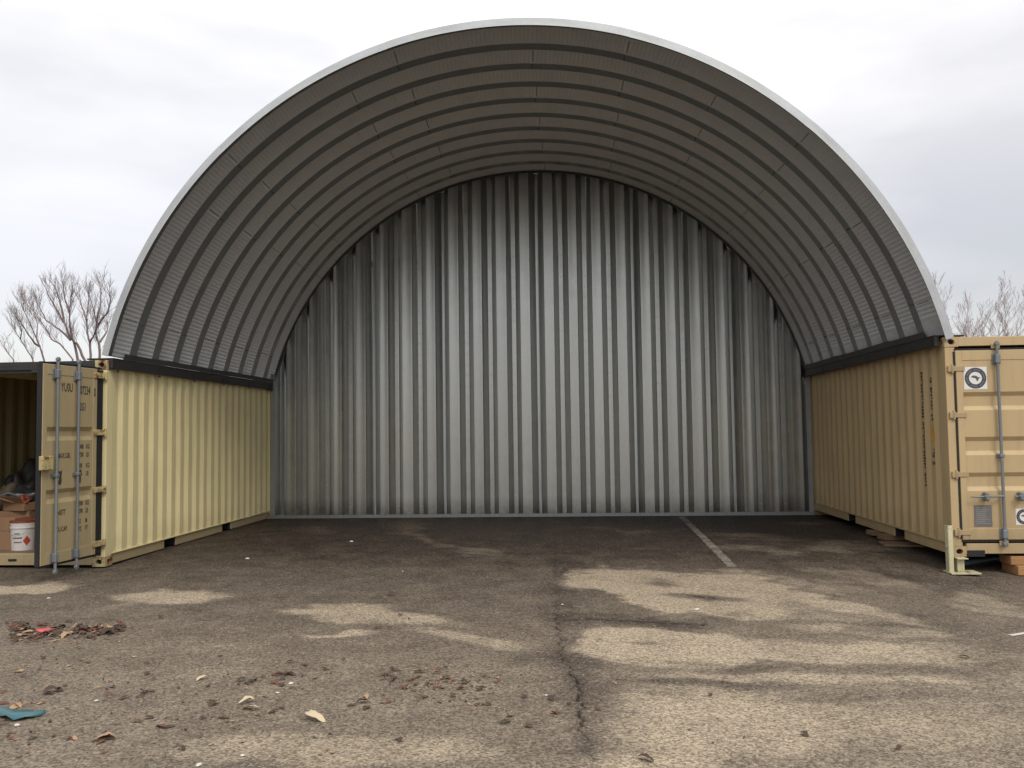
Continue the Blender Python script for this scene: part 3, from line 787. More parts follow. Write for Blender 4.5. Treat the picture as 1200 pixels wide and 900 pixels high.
mb = MB(); mb.box(-0.95, -1.13, -0.115, -0.062, frac(0.53), frac(0.46), 0.006); mb.build('locking_plate', M['castL'], dl)
dl2 = door_leaf(cl, 1, (-(CW-0.085), HY), -R(96), 1.13, DZ0, DZ1, rec, M['tan_door'], None)
for u in (0.40, 0.86): lock_rod(dl2, u, DH)
# stencilled lettering on the open leaf (outer face is towards local -y; reads left to right with local +x)
YF = -0.0555
def ltr(body, u_left, zfrac, size, sxx=0.8, par=dl, mt=None, y=None, H=DH):
    return text_mesh(body, size, mt or M['ink'], par, (u_left, (YF+0.006-0.0015) if y is None else y, H*(1-zfrac)), (math.pi/2, 0, 0), sx_=sxx)
ltr('YU0U', -0.755, 0.133, 0.145, 0.56); ltr('007234', -0.455, 0.142, 0.145, 0.52); ltr('0', -0.172, 0.150, 0.145, 0.6, y=YF-0.0015); ltr('22G1', -0.455, 0.228, 0.135, 0.50)
ltr('MAX.GR.', -0.81, 0.475, 0.088, 0.68); ltr('TARE', -0.81, 0.575, 0.070, 0.5)
for zf, a, b_ in ((0.430, '30480', 'KG'), (0.472, '67200', 'LB'), (0.530, '2180', 'KG'), (0.572, '4806', 'LB')):
    ltr(a, -0.44, zf, 0.078, 0.50); ltr(b_, -0.295, zf, 0.078, 0.62)
ltr('NET', -0.81, 0.762, 0.085, 1.0); ltr('CU.CAP.', -0.81, 0.845, 0.075, 0.72)
for zf, a, b_ in ((0.728, '28300', 'KG'), (0.768, '62390', 'LB'), (0.820, '33.2', 'M'), (0.860, '1172', 'FT')):
    ltr(a, -0.44, zf, 0.078, 0.50); ltr(b_, -0.295, zf, 0.078, 0.62)
for u in (-0.755, -0.41):       # dark leaning pictogram blots
    mb = MB(); z = frac(0.60); y = YF+0.0035
    o_ = Vector((u, y, z))
    pl = [(-0.02, 0), (0.02, 0), (0.03, 0.06), (0.02, 0.075), (0.028, 0.13), (0.035, 0.17), (0.0, 0.15), (-0.025, 0.165), (-0.03, 0.10), (-0.012, 0.07), (-0.03, 0.03)]
    mb.add([(u+a, y, z+b_-0.02) for a, b_ in pl], [tuple(range(len(pl)))]); mb.build('stencil_mark', M['ink'], dl)

# right container doors (shut)
mb = MB(); mb.box(0.160, CW-0.160, 0.0, 0.11, 0.030, 0.150, 0.005); 
mb.build('door_sill', M['tan'], cr)
mb = MB(); mb.box(0.165, 0.36, -0.012, -0.0015, 0.000, 0.072, 0.0); mb.box(0.165, 0.36, -0.011, 0.11, 0.004, 0.029); mb.build('sill_pocket', M['black'], cr)  # black boxes painted as the shade inside the pocket
Z0r = 0.195; Z1r = CH-0.165; Hr = Z1r-Z0r
recr = [((2.01-ZR)-Z0r-0.215, (2.01-ZR)-Z0r), ((1.48-ZR)-Z0r-0.215, (1.48-ZR)-Z0r), ((1.06-ZR)-Z0r-0.215, (1.06-ZR)-Z0r)]
recr = [(a, b_) for a, b_ in recr]
dr1 = door_leaf(cr, 1, (0.105, 0.045), 0, 1.105, Z0r, Z1r, recr, M['tan'], None)
dr2 = door_leaf(cr, -1, (CW-0.105, 0.045), 0, 1.105, Z0r, Z1r, recr, M['tan'], None)
ux = 5.01-XRt-0.105
lock_rod(dr1, ux, Hr, top=0.10, bot=0.07); lock_rod(dr1, 0.95, Hr, top=0.10, bot=0.07); lock_rod(dr2, -0.15, Hr, top=0.1, bot=0.07); lock_rod(dr2, -0.7, Hr, top=0.1, bot=0.07)
for z in (2.29, 1.74, 1.04, 0.36): 
    hinge_part(cr, 0.075, 0.0, z-ZR, 1, 0, M['tan']); hinge_part(cr, CW-0.075, 0.0, z-ZR, -1, 0, M['tan'])
# keeper plates over the header and sill at the rod
for z in (2.55-ZR, 0.235-ZR):
    for uu in (5.01-XRt, 1.055):
        mb = MB(); mb.box(uu-0.05, uu+0.05, -0.022, -0.0015, z-0.03, z+0.03, 0.004); mb.build('cam_keeper', M['castR'], cr)
# handle bar and its catch
hz = 0.78-ZR-Z0r; yb = -0.055-0.055
mb = MB(); mb.tube([(0.10, yb, hz), (0.16, yb-0.012, hz), (0.40, yb-0.012, hz+0.004), (ux, yb+0.010, hz+0.004)], [0.007, 0.010, 0.011, 0.014], 8); mb.build('door_handle', M['rod'], dr1, smooth=50)
mb = MB(); mb.tube([(0.60, yb, hz), (0.95, yb+0.01, hz)], 0.011, 8); mb.build('door_handle', M['rod'], dr1, smooth=50)
for u in (4.81-XRt-0.105, 0.665):
    mb = MB(); mb.box(u-0.020, u+0.020, yb-0.032, -0.050, hz-0.05, hz+0.05, 0.008); mb.tube([(u, yb-0.03, hz-0.015), (u, yb-0.045, hz-0.015)], 0.022, 8)
    mb.box(u-0.03, u+0.03, yb-0.034, yb+0.012, hz-0.012, hz+0.020, 0.006); mb.build('handle_catch', M['rod'], dr1)
# grey data plate
mb = MB(); zp = 0.56-ZR-Z0r; up0 = 4.69-XRt-0.105
mb.box(up0, up0+0.20, -0.0545, -0.0500, zp-0.13, zp+0.12, 0.001); pl = mb.build('data_plate', M['greyplate'], dr1)
mb = MB(); 
for k in range(9): mb.box(up0+0.02, up0+0.02+random.uniform(0.10, 0.16), -0.0552, -0.0547, zp-0.10+k*0.023, zp-0.092+k*0.023)
mb.build('plate_print', plain('faint_plate_print', (0.24, 0.23, 0.22), 0.5), pl)
# round emblem sticker on a white square, and a second one at the frame's edge
def emblem(u, z, w_, par, arm=True):
    y = -0.0495
    mb = MB(); mb.box(u-w_/2, u+w_/2, y-0.0015, y+0.001, z-w_/2, z+w_/2); st = mb.build('emblem_sticker', M['white'], par)
    def disc(r0, r1, yy, nm, mt, n=36):
        mb = MB(); rows = []
        rr = []
        for k in range(n+1):
            t = 2*math.pi*k/n; rr.append([(u+r0*math.cos(t), yy, z+r0*math.sin(t)), (u+r1*math.cos(t), yy, z+r1*math.sin(t))])
        mb.grid(rr, flip=True); mb.build(nm, mt, st)
    disc(w_*0.28, w_*0.47, y-0.0025, 'emblem_ring', plain('slate_print', (0.055, 0.06, 0.075), 0.5))
    # ring lettering specks
    mb = MB()
    for k in range(30):
        if k % 5 == 4: continue
        t = 2*math.pi*k/30; r = w_*0.375; cx_, cz_ = u+r*math.cos(t), z+r*math.sin(t); q = w_*0.022
        mb.box(cx_-q, cx_+q, y-0.0035, y-0.003, cz_-q, cz_+q)
    tag(mb.build('ring_lettering', plain('grey_print', (0.22, 0.22, 0.23), 0.5), st), kind='stuff')
    mb = MB(); q = w_
    shape = [(-0.20, 0.06), (-0.10, 0.12), (0.04, 0.10), (0.12, 0.03), (0.22, 0.04), (0.14, -0.03), (0.10, -0.13), (0.04, -0.12), (0.03, -0.04), (-0.04, 0.01), (-0.14, 0.02)]
    mb.add([(u+a*q, y-0.003, z+b_*q) for a, b_ in shape], [tuple(range(len(shape)))]); mb.build('emblem_figure', plain('dark_grey_print', (0.09, 0.09, 0.09), 0.5), st)
emblem(4.77-XRt-0.105, 2.175-ZR-Z0r, 0.265, dr1)
emblem(5.20-XRt-0.105+0.055, 0.54-ZR-Z0r, 0.19, dr1)
# two upright rows of small stencil writing, an orange oval and a dark stamp on the long side
def marks(y, z0, z1, wd, seed, lo=0.012, hi=0.030):
    rs = random.Random(seed); mb = MB(); z = z1; x = 0.0115
    while z > z0:
        h = rs.uniform(lo, hi)
        if rs.random() < 0.86:
            w1 = wd*rs.uniform(0.6, 1.0)
            mb.box(x-0.002, x, y-w1/2, y-w1/2+0.020, z-h, z); 
            if rs.random() < .7: mb.box(x-0.002, x, y-w1/2, y+w1/2, z-h, z-h+0.011)
            if rs.random() < .7: mb.box(x-0.002, x, y-w1/2+0.0201, y+w1/2, z-0.010, z)
            if rs.random() < .5: mb.box(x-0.002, x, y+w1/2-0.009, y+w1/2, z-h+0.0081, z-0.0071)
        z -= h+0.014
    tag(mb.build('stencil_writing', M['ink'], cr), kind='stuff')
# outermost flats of the corrugation start at y = 0.15 + 0.278 k
f1 = 0.15+0.278*1+0.036-0.0; f2 = 0.15+0.278*2+0.036+0.0
def nearest_flat(y): 
    k = round((y-0.15-0.036)/0.278); return 0.15+0.278*k+0.036 - (0.0)
fa, fb = nearest_flat(11.38-YR), nearest_flat(11.10-YR)
if abs(fa-fb) < .01: fa = fb+0.278
marks(fa, 0.80, 2.22, 0.066, 1, 0.02, 0.045); marks(fb, 1.60, 2.18, 0.055, 2, 0.016, 0.035)
mb = MB(); mb.add([(0.0095, fb+0.045*math.cos(t), 1.43+0.105*math.sin(t)) for t in [2*math.pi*k/20 for k in range(20)]], [tuple(range(19, -1, -1))]); mb.build('orange_label', M['orange'], cr)
marks(fb, 1.07, 1.26, 0.075, 5, 0.02, 0.04)

# ------------------------------------------------------------------ stand, blocks and pipe below the right container
gz = lambda x, y: float(ground_z(x, y))
bx_, by_ = XRt-0.03, YR-0.03
g0 = gz(bx_, by_)
st = empty('support_stand', (bx_, by_, g0)); tag(st, 'cream painted steel support leg under the corner of the right container', 'support leg')
mb = MB(); mb.box(-0.06, 0.28, -0.13, 0.10, 0.004, 0.022, 0.003); mb.build('foot_plate', M['cream'], st)
mb = MB(); mb.box(-0.045, 0.005, -0.052, -0.046, 0.022, 0.56, 0.002); mb.box(-0.051, -0.0452, -0.052, 0.04, 0.022, 0.56, 0.002); mb.build('side_angle', M['cream'], st)
mb = MB(); mb.box(0.045, 0.125, -0.045, 0.035, 0.022, ZR-g0-0.003, 0.003); mb.box(0.03, 0.15, -0.10, 0.05, ZR-g0-0.016, ZR-g0-0.004, 0.002); mb.build('leg_post', M['cream'], st)
mb = MB(); mb.tube([(-0.055, -0.01, 0.30), (-0.070, -0.01, 0.30)], 0.018, 6); mb.build('stand_bolt', M['bolt'], st)
def beam(name, label, cat, x0, x1, y0, y1, z0, z1, mt, rz=0, ch=0.006, group=None):
    xc, yc = (x0+x1)/2, (y0+y1)/2
    mb = MB(); mb.box(x0-xc, x1-xc, y0-yc, y1-yc, 0, z1-z0, ch)
    o = mb.build(name, mt, None, loc=(xc, yc, z0), rot=(0, 0, rz)); tag(o, label, cat, group); return o
xw, yw = 5.28, 10.70; gw = gz(xw, yw)
beam('timber_block', 'thick orange-brown timber block under the front sill of the right container, topmost of two', 'timber block', xw-0.19, xw+0.5, yw-0.10, yw+0.18, gw+0.115, ZR-0.002, M['wood'])
beam('timber_block', 'lower timber block on the asphalt under the topmost orange one at right', 'timber block', xw-0.15, xw+0.5, yw-0.14, yw+0.22, gw, gw+0.112, M['wood'], 0.05)
for (yy, lab) in ((12.72, 'short dark timber packer under the right container, nearer of the pair at mid side'), (13.2, 'short dark timber packer under the right container, farther of the pair at mid side')):
    g1 = gz(XRt, yy); beam('timber_packer', lab, 'timber block', XRt-0.10, XRt+0.35, yy-0.12, yy+0.12, g1+0.03, ZR+0.008, M['wood2'], 0.1)
g1 = gz(XRt-0.08, 12.3); beam('wood_plank', 'flat pale plank lying on the asphalt beneath the mid side of the right container', 'plank', XRt-0.19, XRt+0.35, 12.18, 12.62, g1+0.002, g1+0.032, M['wood2'], -0.15)
mb = MB(); mb.tube([(-0.55, -0.35, 0), (0.35, 0.25, 0.0)], 0.035, 12)
o = mb.build('metal_pipe', M['blue_pipe'], None, smooth=40, loc=(5.05, 11.15, gz(5.05, 11.15)+0.050)); tag(o, 'blue-grey metal pipe lying in the shadow under the right container', 'pipe')

# ------------------------------------------------------------------ goods inside the left container
FZ = 0.165
def pail(x, y, z, s=1.0):
    o = empty('paint_pail', (x, y, z)); tag(o, 'white plastic pail with red diamond and dull red lid on the left container floor', 'pail')
    n = 24; r0, r1, h = 0.135*s, 0.152*s, 0.355*s
    mb = MB(); mb.tube([(0, 0, 0), (0, 0, h*0.80), (0, 0, h*0.802), (0, 0, h*0.83), (0, 0, h*0.832), (0, 0, h)], [r0, r0+(r1-r0)*0.8, r1+0.006, r1+0.006, r0+(r1-r0)*0.84, r1], n); mb.build('pail_body', M['pail'], o, smooth=40)
    mb = MB(); mb.tube([(0, 0, h+0.001), (0, 0, h+0.028)], r1+0.005, n); mb.build('pail_lid', M['redlid'], o, smooth=40)
    def patch(a0, a1, za, zb, mt, nm, diamond=False):
        rows = []; mb = MB()
        ks = 8
        for k in range(ks+1):
            a = a0+(a1-a0)*k/ks; f = 1-abs(2*k/ks-1) if diamond else 1
            zc, hh = (za+zb)/2, (zb-za)/2*max(f, 0.02)
            row = []
            for zz in (zc-hh, zc+hh):
                rr = r0+(r1-r0)*zz/h+0.002; row.append((rr*math.sin(a), -rr*math.cos(a), zz))
            rows.append(row)
        mb.grid(rows, flip=True); mb.build(nm, mt, o)
    patch(0.55, 1.20, 0.06*s, 0.19*s, M['red'], 'red_diamond', True)
    for k, (a0, a1) in enumerate(((-0.35, 0.30), (-0.45, 0.35), (-0.30, 0.15))): patch(a0+0.1, a1+0.15, (0.10+0.055*k)*s, (0.115+0.055*k)*s, M['greyplate'], 'label_print')
    mb = MB(); mb.tube([(math.sin(t)*(r1+0.008), -math.cos(t)*(r1+0.008)*0.5-0.09, h*0.86-0.11*math.cos(t*1.0)) for t in [(-1.5+3.0*k/12) for k in range(13)]], 0.0025, 5); mb.build('bail_handle', M['rod'], o)
pb = at(27, 643, 1, 10.93)
pail(pb.x, 10.93, FZ, 1.0)
def cbox(x, y, z, w_, d_, h_, rz, label, open_=False):
    o = empty('cardboard_box', (x, y, z), rz); tag(o, label, 'box', 'boxes inside the left container')
    mb = MB(); mb.box(-w_/2, w_/2, -d_/2, d_/2, 0, h_, 0.004); mb.build('box_body', M['card'], o)
    mb = MB(); mb.box(-w_/2+0.006, w_/2-0.006, -0.03, 0.03, h_, h_+0.0015); mb.build('packing_tape', plain('brown_tape', (0.24, 0.14, 0.07), 0.35), o)
    if open_:
        for sgn in (-1, 1):
            mb = MB(); mb.add([(-w_/2, sgn*d_/2, h_), (w_/2, sgn*d_/2, h_), (w_/2, sgn*(d_/2+0.08), h_+0.09), (-w_/2, sgn*(d_/2+0.08), h_+0.09)], [(0, 1, 2, 3)])
            f = mb.build('box_flap', M['card'], o); sm = f.modifiers.new('t', 'SOLIDIFY'); sm.thickness = 0.004
cbox(-7.40, 11.02, FZ, 0.34, 0.34, 0.24, 0.15, 'brown cardboard box on the container floor left of the white pail')
cbox(-7.42, 11.04, FZ+0.243, 0.30, 0.30, 0.17, -0.1, 'small cardboard box stacked on another left of the white pail')
cbox(-7.86, 11.75, FZ, 0.62, 0.40, 0.44, 0.05, 'large cardboard box standing behind the white pail')
cbox(-7.72, 11.66, FZ+0.445, 0.36, 0.26, 0.11, -0.2, 'flat reddish cardboard box on top of the large box behind the pail', True)
def heap(name, label, cat, x, y, z, rx, ry, rz_, mt, seed, amp=0.35):
    bm = bmesh.new(); bmesh.ops.create_icosphere(bm, subdivisions=4, radius=1)
    rs = np.random.RandomState(seed); dirs = rs.normal(size=(14, 3)); ph = rs.uniform(0, 6.28, 14); fr = rs.uniform(2, 7, 14)
    for v in bm.verts:
        p = np.array(v.co); q = 1+amp*sum(math.sin(fr[i]*p.dot(dirs[i]/np.linalg.norm(dirs[i]))+ph[i]) for i in range(14))/6
        v.co = Vector((p[0]*rx*q, p[1]*ry*q, max(0, (p[2]*0.9+0.55))*rz_*q))
    me_ = bpy.data.meshes.new(name); bm.to_mesh(me_); bm.free(); me_.materials.append(mt)
    me_.polygons.foreach_set('use_smooth', [True]*len(me_.polygons)); o = link(name, me_, None, (x, y, z)); tag(o, label, cat); return o
heap('plastic_bag', 'crumpled black plastic bag on the pile behind the white pail', 'bag', -7.80, 11.80, FZ+0.56, 0.22, 0.17, 0.15, M['plastic_blk'], 4)
heap('cloth_bundle', 'brown crumpled cloth bundle heaped left of the black plastic bag', 'cloth', -8.04, 11.72, FZ+0.443, 0.17, 0.18, 0.20, M['cloth'], 8, 0.5)
mb = MB(); mb.tube([(-0.22, 0, 0.0), (0.0, 0.02, 0.07), (0.20, -0.02, 0.02)], 0.016, 8)
o = mb.build('grey_hose', M['rod'], None, smooth=50, loc=(-7.86, 11.58, FZ+0.62)); tag(o, 'short bent grey hose lying over the pile in the left container', 'hose')

# ------------------------------------------------------------------ leaves and litter
def leaf_mesh(seed, mt):
    rs = random.Random(seed); n = 9; mb = MB(); rows = []
    L_, W_ = 1.0, rs.uniform(0.35, 0.62); curl = rs.uniform(0.15, 0.5)
    for k in range(n):
        t = k/(n-1); w_ = W_*0.5*(math.sin(math.pi*min(1, t*0.96+0.02))**0.7)*rs.uniform(0.7, 1.15)
        z = curl*0.35*math.sin(t*3.0+rs.uniform(-0.3, 0.3))
        x = (t-0.5)*L_; bend = 0.12*math.sin(t*4+seed)
        rows.append([(x, bend-w_, z+curl*w_*rs.uniform(0.3, 1.1)), (x, bend, z*0.8+0.02), (x, bend+w_, z+curl*w_*rs.uniform(0.3, 1.1))])
    mb.grid(rows); 
    me_ = mb.mesh('dead_leaf', mt, 60); return me_
LV = {k: [leaf_mesh(10*i+k, M['leaf%d' % k]) for i in range(5)] for k in range(4)}
rl = random.Random(21)
def leaf(pxx, pyy, sz, tone, label, group, name='dead_leaf'):
    p = at(pxx, pyy, 2, 0.0); z = gz(p.x, p.y)
    o = link(name, rl.choice(LV[tone]), None, (p.x, p.y, z+0.005), (rl.uniform(-0.25, 0.25), rl.uniform(-0.2, 0.2), rl.uniform(0, 6.28)))
    o.scale = (sz, sz, sz*rl.uniform(0.7, 1.3)); tag(o, (label.replace('TONE', ('very dark', 'reddish brown', 'tan', 'pale')[tone])), 'leaf', group); return o
tones = [0, 0, 0, 1, 1, 2]
for k in range(120):      # drift near the open door
    t = rl.random(); x = 14+t*130; y = 742-4*t+rl.gauss(0, 5.5)*(1-0.45*t)
    leaf(x, y, rl.uniform(0.05, 0.115), rl.choice([0, 0, 0, 1, 1, 2]), 'TONE leaf at '+('the far side' if y < 738 else 'the near side' if y > 745 else 'mid depth')+' of the drift by the door, '+('left end' if t < 0.22 else 'around red wrapper' if t < 0.5 else 'right half' if t < 0.75 else 'thin right end'), 'leaves drifted together near the open door')
for k in range(44):
    x = 330+rl.gauss(0, 14) if k < 14 else rl.uniform(445, 570); y = (797+rl.gauss(0, 6)) if k < 14 else 798+rl.gauss(0, 10)+(x-500)*0.05
    leaf(x, y, rl.uniform(0.04, 0.085), rl.choice([0, 0, 1]), 'small TONE leaf '+('in the clump right of the pale crumpled leaves' if k < 14 else 'at the left of the scatter before the crack' if x < 490 else 'amid the scatter left of the crack' if x < 530 else 'at the right of the scatter near the crack'), 'leaves scattered in the middle foreground')
for (x, y, s_, tn) in [(50, 772, .05, 0), (22, 788, .06, 2), (28, 793, .05, 1), (62, 812, .11, 0), (70, 810, .07, 0), (58, 814, .05, 0), (172, 790, .07, 0), (180, 796, .05, 1), (104, 777, .05, 1), (172, 777, .05, 1),
        (170, 812, .09, 0), (164, 817, .05, 0), (176, 811, .06, 1), (132, 806, .05, 0), (145, 819, .06, 0), (128, 815, .05, 1), (252, 826, .08, 0), (248, 824, .06, 1), (262, 842, .07, 1), (238, 843, .05, 0), (320, 835, .06, 0), (330, 831, .05, 0),
        (118, 870, .07, 1), (125, 867, .08, 0), (80, 866, .05, 1), (38, 866, .05, 0), (190, 852, .09, 1), (200, 853, .06, 0), (160, 847, .07, 1), (175, 842, .05, 0), (2, 850, .08, 1), (4, 826, .07, 1), (18, 829, .07, 2), (283, 798, .06, 0), (290, 802, .05, 0),
        (340, 777, .05, 0), (356, 780, .05, 0), (382, 785, .05, 0), (213, 879, .05, 0), (5, 812, .06, 1), (8, 731, .05, 0), (188, 724, .06, 0), (233, 727, .05, 0), (155, 736, .05, 1), (467, 869, .07, 0), (592, 847, .07, 0), (596, 840, .05, 0),
        (570, 826, .06, 0), (614, 817, .05, 0), (647, 819, .07, 0), (650, 836, .06, 1), (668, 825, .05, 0), (620, 852, .05, 0), (756, 891, .08, 0), (460, 698, .09, 0), (442, 737, .06, 0), (470, 722, .06, 0),
        (585, 658, .09, 0), (592, 660, .08, 1), (598, 661, .07, 0), (581, 661, .06, 0), (617, 639, .05, 0), (825, 733, .06, 0), (943, 862, .05, 0), (1130, 770, .06, 0), (1053, 878, .05, 0), (560, 826, .06, 1), (425, 824, .07, 0), (412, 828, .06, 0), (430, 831, .06, 0), (455, 824, .05, 1)]:
    leaf(x, y, s_*1.15, tn, 'single TONE dead leaf lying apart on the '+('asphalt at the left foreground' if x < 240 and y > 760 else 'open asphalt left of the middle' if x < 420 else 'asphalt right of the long crack' if x > 690 else 'darker floor below the arch' if y < 745 else 'asphalt just left of the long crack'), 'loose single leaves on the asphalt')
for (x, y, s_, tn, lb) in [(122, 868, .12, 2, 'curled tan leaf with a dark underside near the bottom left'), (289, 824, .10, 3, 'crumpled pale leaf in the left foreground, upper of the pale pair'), (293, 832, .11, 3, 'crumpled pale leaf in the left foreground, lower of the pale pair'),
        (370, 843, .17, 3, 'long pale dry leaf lying flat in the left foreground'), (237, 796, .08, 3, 'slim pale leaf tilted on the asphalt left of centre'), (88, 866, .06, 2, 'small orange brown curled leaf at the lower left'),
        (22, 828, .09, 2, 'pale orange hooked leaf beside the teal scrap'), (428, 818, .07, 2, 'light brown leaf at the left end of the middle scatter'), (650, 835, .06, 2, 'small orange leaf just left of the long crack'), (30, 742, .12, 2, 'broad tan leaf at the left of the drift near the open door'), (78, 746, .13, 2, 'broad curled tan leaf in the drift near the red wrapper')]:
    leaf(x, y, s_, tn, lb, None)
def scrap(name, label, cat, x, y, pts, mt, th=0.004, rz=0, humps=0.02, seed=1):
    p = at(x, y, 2, 0.0); rs = random.Random(seed); mb = MB(); rows = []
    for (a, b_, c_) in pts: rows.append([(a, b_-c_, 0.004+rs.uniform(0, humps)), (a+0.003, b_, 0.006+rs.uniform(0.3, 1)*humps), (a, b_+c_, 0.004+rs.uniform(0, humps))])
    mb.grid(rows, flip=False); o = mb.build(name, mt, None, smooth=60, loc=(p.x, p.y, gz(p.x, p.y)), rot=(0, 0, rz)); sm = o.modifiers.new('t', 'SOLIDIFY'); sm.thickness = th
    tag(o, label, cat); return o
scrap('tarp_scrap', 'twisted strip of teal plastic tarp at the left edge of the asphalt', 'plastic scrap', 12, 840,
      [(-0.28, 0.10, 0.05), (-0.20, 0.07, 0.07), (-0.10, 0.06, 0.055), (-0.04, 0.02, 0.05), (0.02, -0.015, 0.055), (0.08, -0.03, 0.06), (0.13, -0.02, 0.045), (0.17, 0.01, 0.02), (0.20, 0.02, 0.005)], M['teal'], 0.004, 0, 0.03, 3)
scrap('candy_wrapper', 'pinkish red wrapper among the leaves near the open container door', 'wrapper', 51, 742, [(-0.05, -0.02, 0.012), (-0.03, -0.03, 0.035), (0.0, -0.01, 0.022), (0.03, 0.02, 0.032), (0.05, 0.03, 0.02), (0.075, 0.05, 0.008)], M['redwrap'], 0.003, 0.1, 0.035, 5)
chips = [(412, 635, .05, 'tiny white paper chip on the dark floor under the arch'), (113, 822, .022, 'small white pebble in the left foreground, beside dark leaves'), (20, 851, .03, 'white pebble just below the teal scrap'), (325, 813, .02, 'white pebble in the left foreground right of the pale leaf pair'),
         (341, 802, .03, 'round pale pebble beside the dark leaf clump in the left foreground'), (640, 815, .018, 'tiny white pebble just left of the long crack'), (659, 709, .022, 'tiny white pebble by the crack where the dry patch begins'), (817, 715, .045, 'white chip on the big dry patch right of the crack'),
         (472, 670, .02, 'tiny white speck of gravel on the mid floor left of centre'), (290, 655, .05, 'flattened grey paper scrap in front of the left container'), (57, 701, .03, 'small white paper scrap before the open door'), (233, 898, .03, 'white pebble at the bottom edge of the foreground'), (284, 887, .022, 'small pale pebble near the bottom left of centre')]
for i, (x, y, s_, lb) in enumerate(chips):
    p = at(x, y, 2, 0); bm = bmesh.new(); bmesh.ops.create_icosphere(bm, subdivisions=2, radius=1)
    rs = random.Random(i)
    for v in bm.verts: v.co = Vector((v.co.x*s_*0.62*rs.uniform(0.75, 1.2), v.co.y*s_*0.5*rs.uniform(0.75, 1.2), max(-0.2, v.co.z)*s_*0.3))
    me_ = bpy.data.meshes.new('white_chip'); bm.to_mesh(me_); bm.free(); me_.materials.append(M['chip'])
    o = link('white_chip', me_, None, (p.x, p.y, gz(p.x, p.y)+0.005), (0, 0, i)); tag(o, lb, 'chip')
# crumbled leaf bits nobody could count
rc = np.random.RandomState(9); mb = MB()
for k in range(620):
    q = rc.rand()
    if q < 0.35: pxx, pyy = 10+rc.rand()*140, 743+rc.randn()*7
    elif q < 0.55: pxx, pyy = 520+rc.randn()*38, 803+rc.randn()*10
    elif q < 0.9: pxx, pyy = rc.uniform(-40, 420), rc.uniform(765, 890)
    else: pxx, pyy = rc.uniform(200, 1150), rc.uniform(650, 890)
    p = at(pxx, pyy, 2, 0.0); z = gz(p.x, p.y)+0.003; a = rc.uniform(0, 6.28); L_ = rc.uniform(0.007, 0.026); W_ = L_*rc.uniform(0.25, 0.6)
    ca, sa = math.cos(a), math.sin(a); h1, h2 = rc.uniform(0, L_*0.6), rc.uniform(0, L_*0.6)
    mb.cur = int(rc.choice([0, 0, 1, 1, 2])); 
    mb.add([(p.x+ca*L_, p.y+sa*L_, z+h1), (p.x-sa*W_, p.y+ca*W_, z), (p.x-ca*L_, p.y-sa*L_, z+h2), (p.x+sa*W_, p.y-ca*W_, z+0.002)], [(0, 1, 2, 3)])
o = mb.build('leaf_crumbs', [M['leaf0'], M['leaf1'], M['leaf2']]); tag(o, kind='stuff')
# loose grit nobody could count
rs = np.random.RandomState(5); mb = MB()
for k in range(1500):
    y = 3.9+rs.rand()**1.6*6; x = rs.uniform(-0.62*y, 0.52*y); s_ = rs.uniform(0.0025, 0.0065); z = gz(x, y)
    mb.add([(x-s_, y-s_*.6, z), (x+s_, y-s_*.7, z), (x+s_*.3, y+s_, z), (x+rs.uniform(-.3, .3)*s_, y, z+s_*1.1)], [(0, 1, 3), (1, 2, 3), (2, 0, 3)])
mb.cur = 0
o = mb.build('asphalt_grit', plain('pale_grit', (0.26, 0.22, 0.17), 0.8, 0, 0.5, 200)); tag(o, kind='stuff')

# ------------------------------------------------------------------ bare trees behind the containers
def tree(name, label, x, y, height, seed, stems, lean=0.0, spread=0.35, r0=0.075, bark=None, dens=1.0, group=None):
    rs = random.Random(seed); root = empty(name, (x, y, 0)); tag(root, label, 'tree', group)
    tr, cw_ = MB(), MB()
    def grow(mb, p, d, length, r, depth):
        n = 5; pts = [p.copy()]; rad = [r]; q = p.copy(); dd = d.copy()
        for i in range(n):
            dd = (dd + Vector((rs.uniform(-1, 1), rs.uniform(-1, 1), rs.uniform(-0.3, 0.8)))*0.09).normalized()
            q = q + dd*(length/n); pts.append(q.copy()); rad.append(r*(1-0.62*(i+1)/n))
        mb.tube(pts, rad, 5 if depth < 2 else 3, caps=False)
        if depth >= 5 or length < 0.22: return
        nb = {0: 5, 1: 4, 2: 4, 3: 3, 4: 2}[depth]
        nb = max(2, int(nb*dens))
        for k in range(nb):
            t = 0.22+0.78*(k+rs.random()*0.8)/nb; t = min(t, 0.99); i = min(n-1, int(t*n)); f = t*n-i
            bp = pts[i].lerp(pts[i+1], f); side = Vector((rs.uniform(-1, 1), rs.uniform(-1, 1), 0)).normalized()
            base_d = (pts[i+1]-pts[i]).normalized()
            nd = (base_d*1.0+side*rs.uniform(0.35, 0.8)+Vector((0, 0, 0.28))).normalized()
            grow(cw_, bp, nd, length*rs.uniform(0.42, 0.66)*(1.15-0.45*t), max(0.006, rad[i]*0.55), depth+1)
    for k in range(stems):
        a = rs.uniform(0, 6.28); sx_ = lean+(k-(stems-1)/2)*spread/max(1, stems-1)*2
        d = Vector((sx_+rs.uniform(-0.08, 0.08), rs.uniform(-0.2, 0.2), 1)).normalized()
        grow(tr, Vector((0.12*(k-(stems-1)/2), rs.uniform(-.1, .1), 0)), d, height*rs.uniform(0.62, 0.8), r0*rs.uniform(0.75, 1.1), 0)
    tr.build('trunk', bark or M['bark'], root, smooth=60); cw_.build('crown', bark or M['bark'], root)
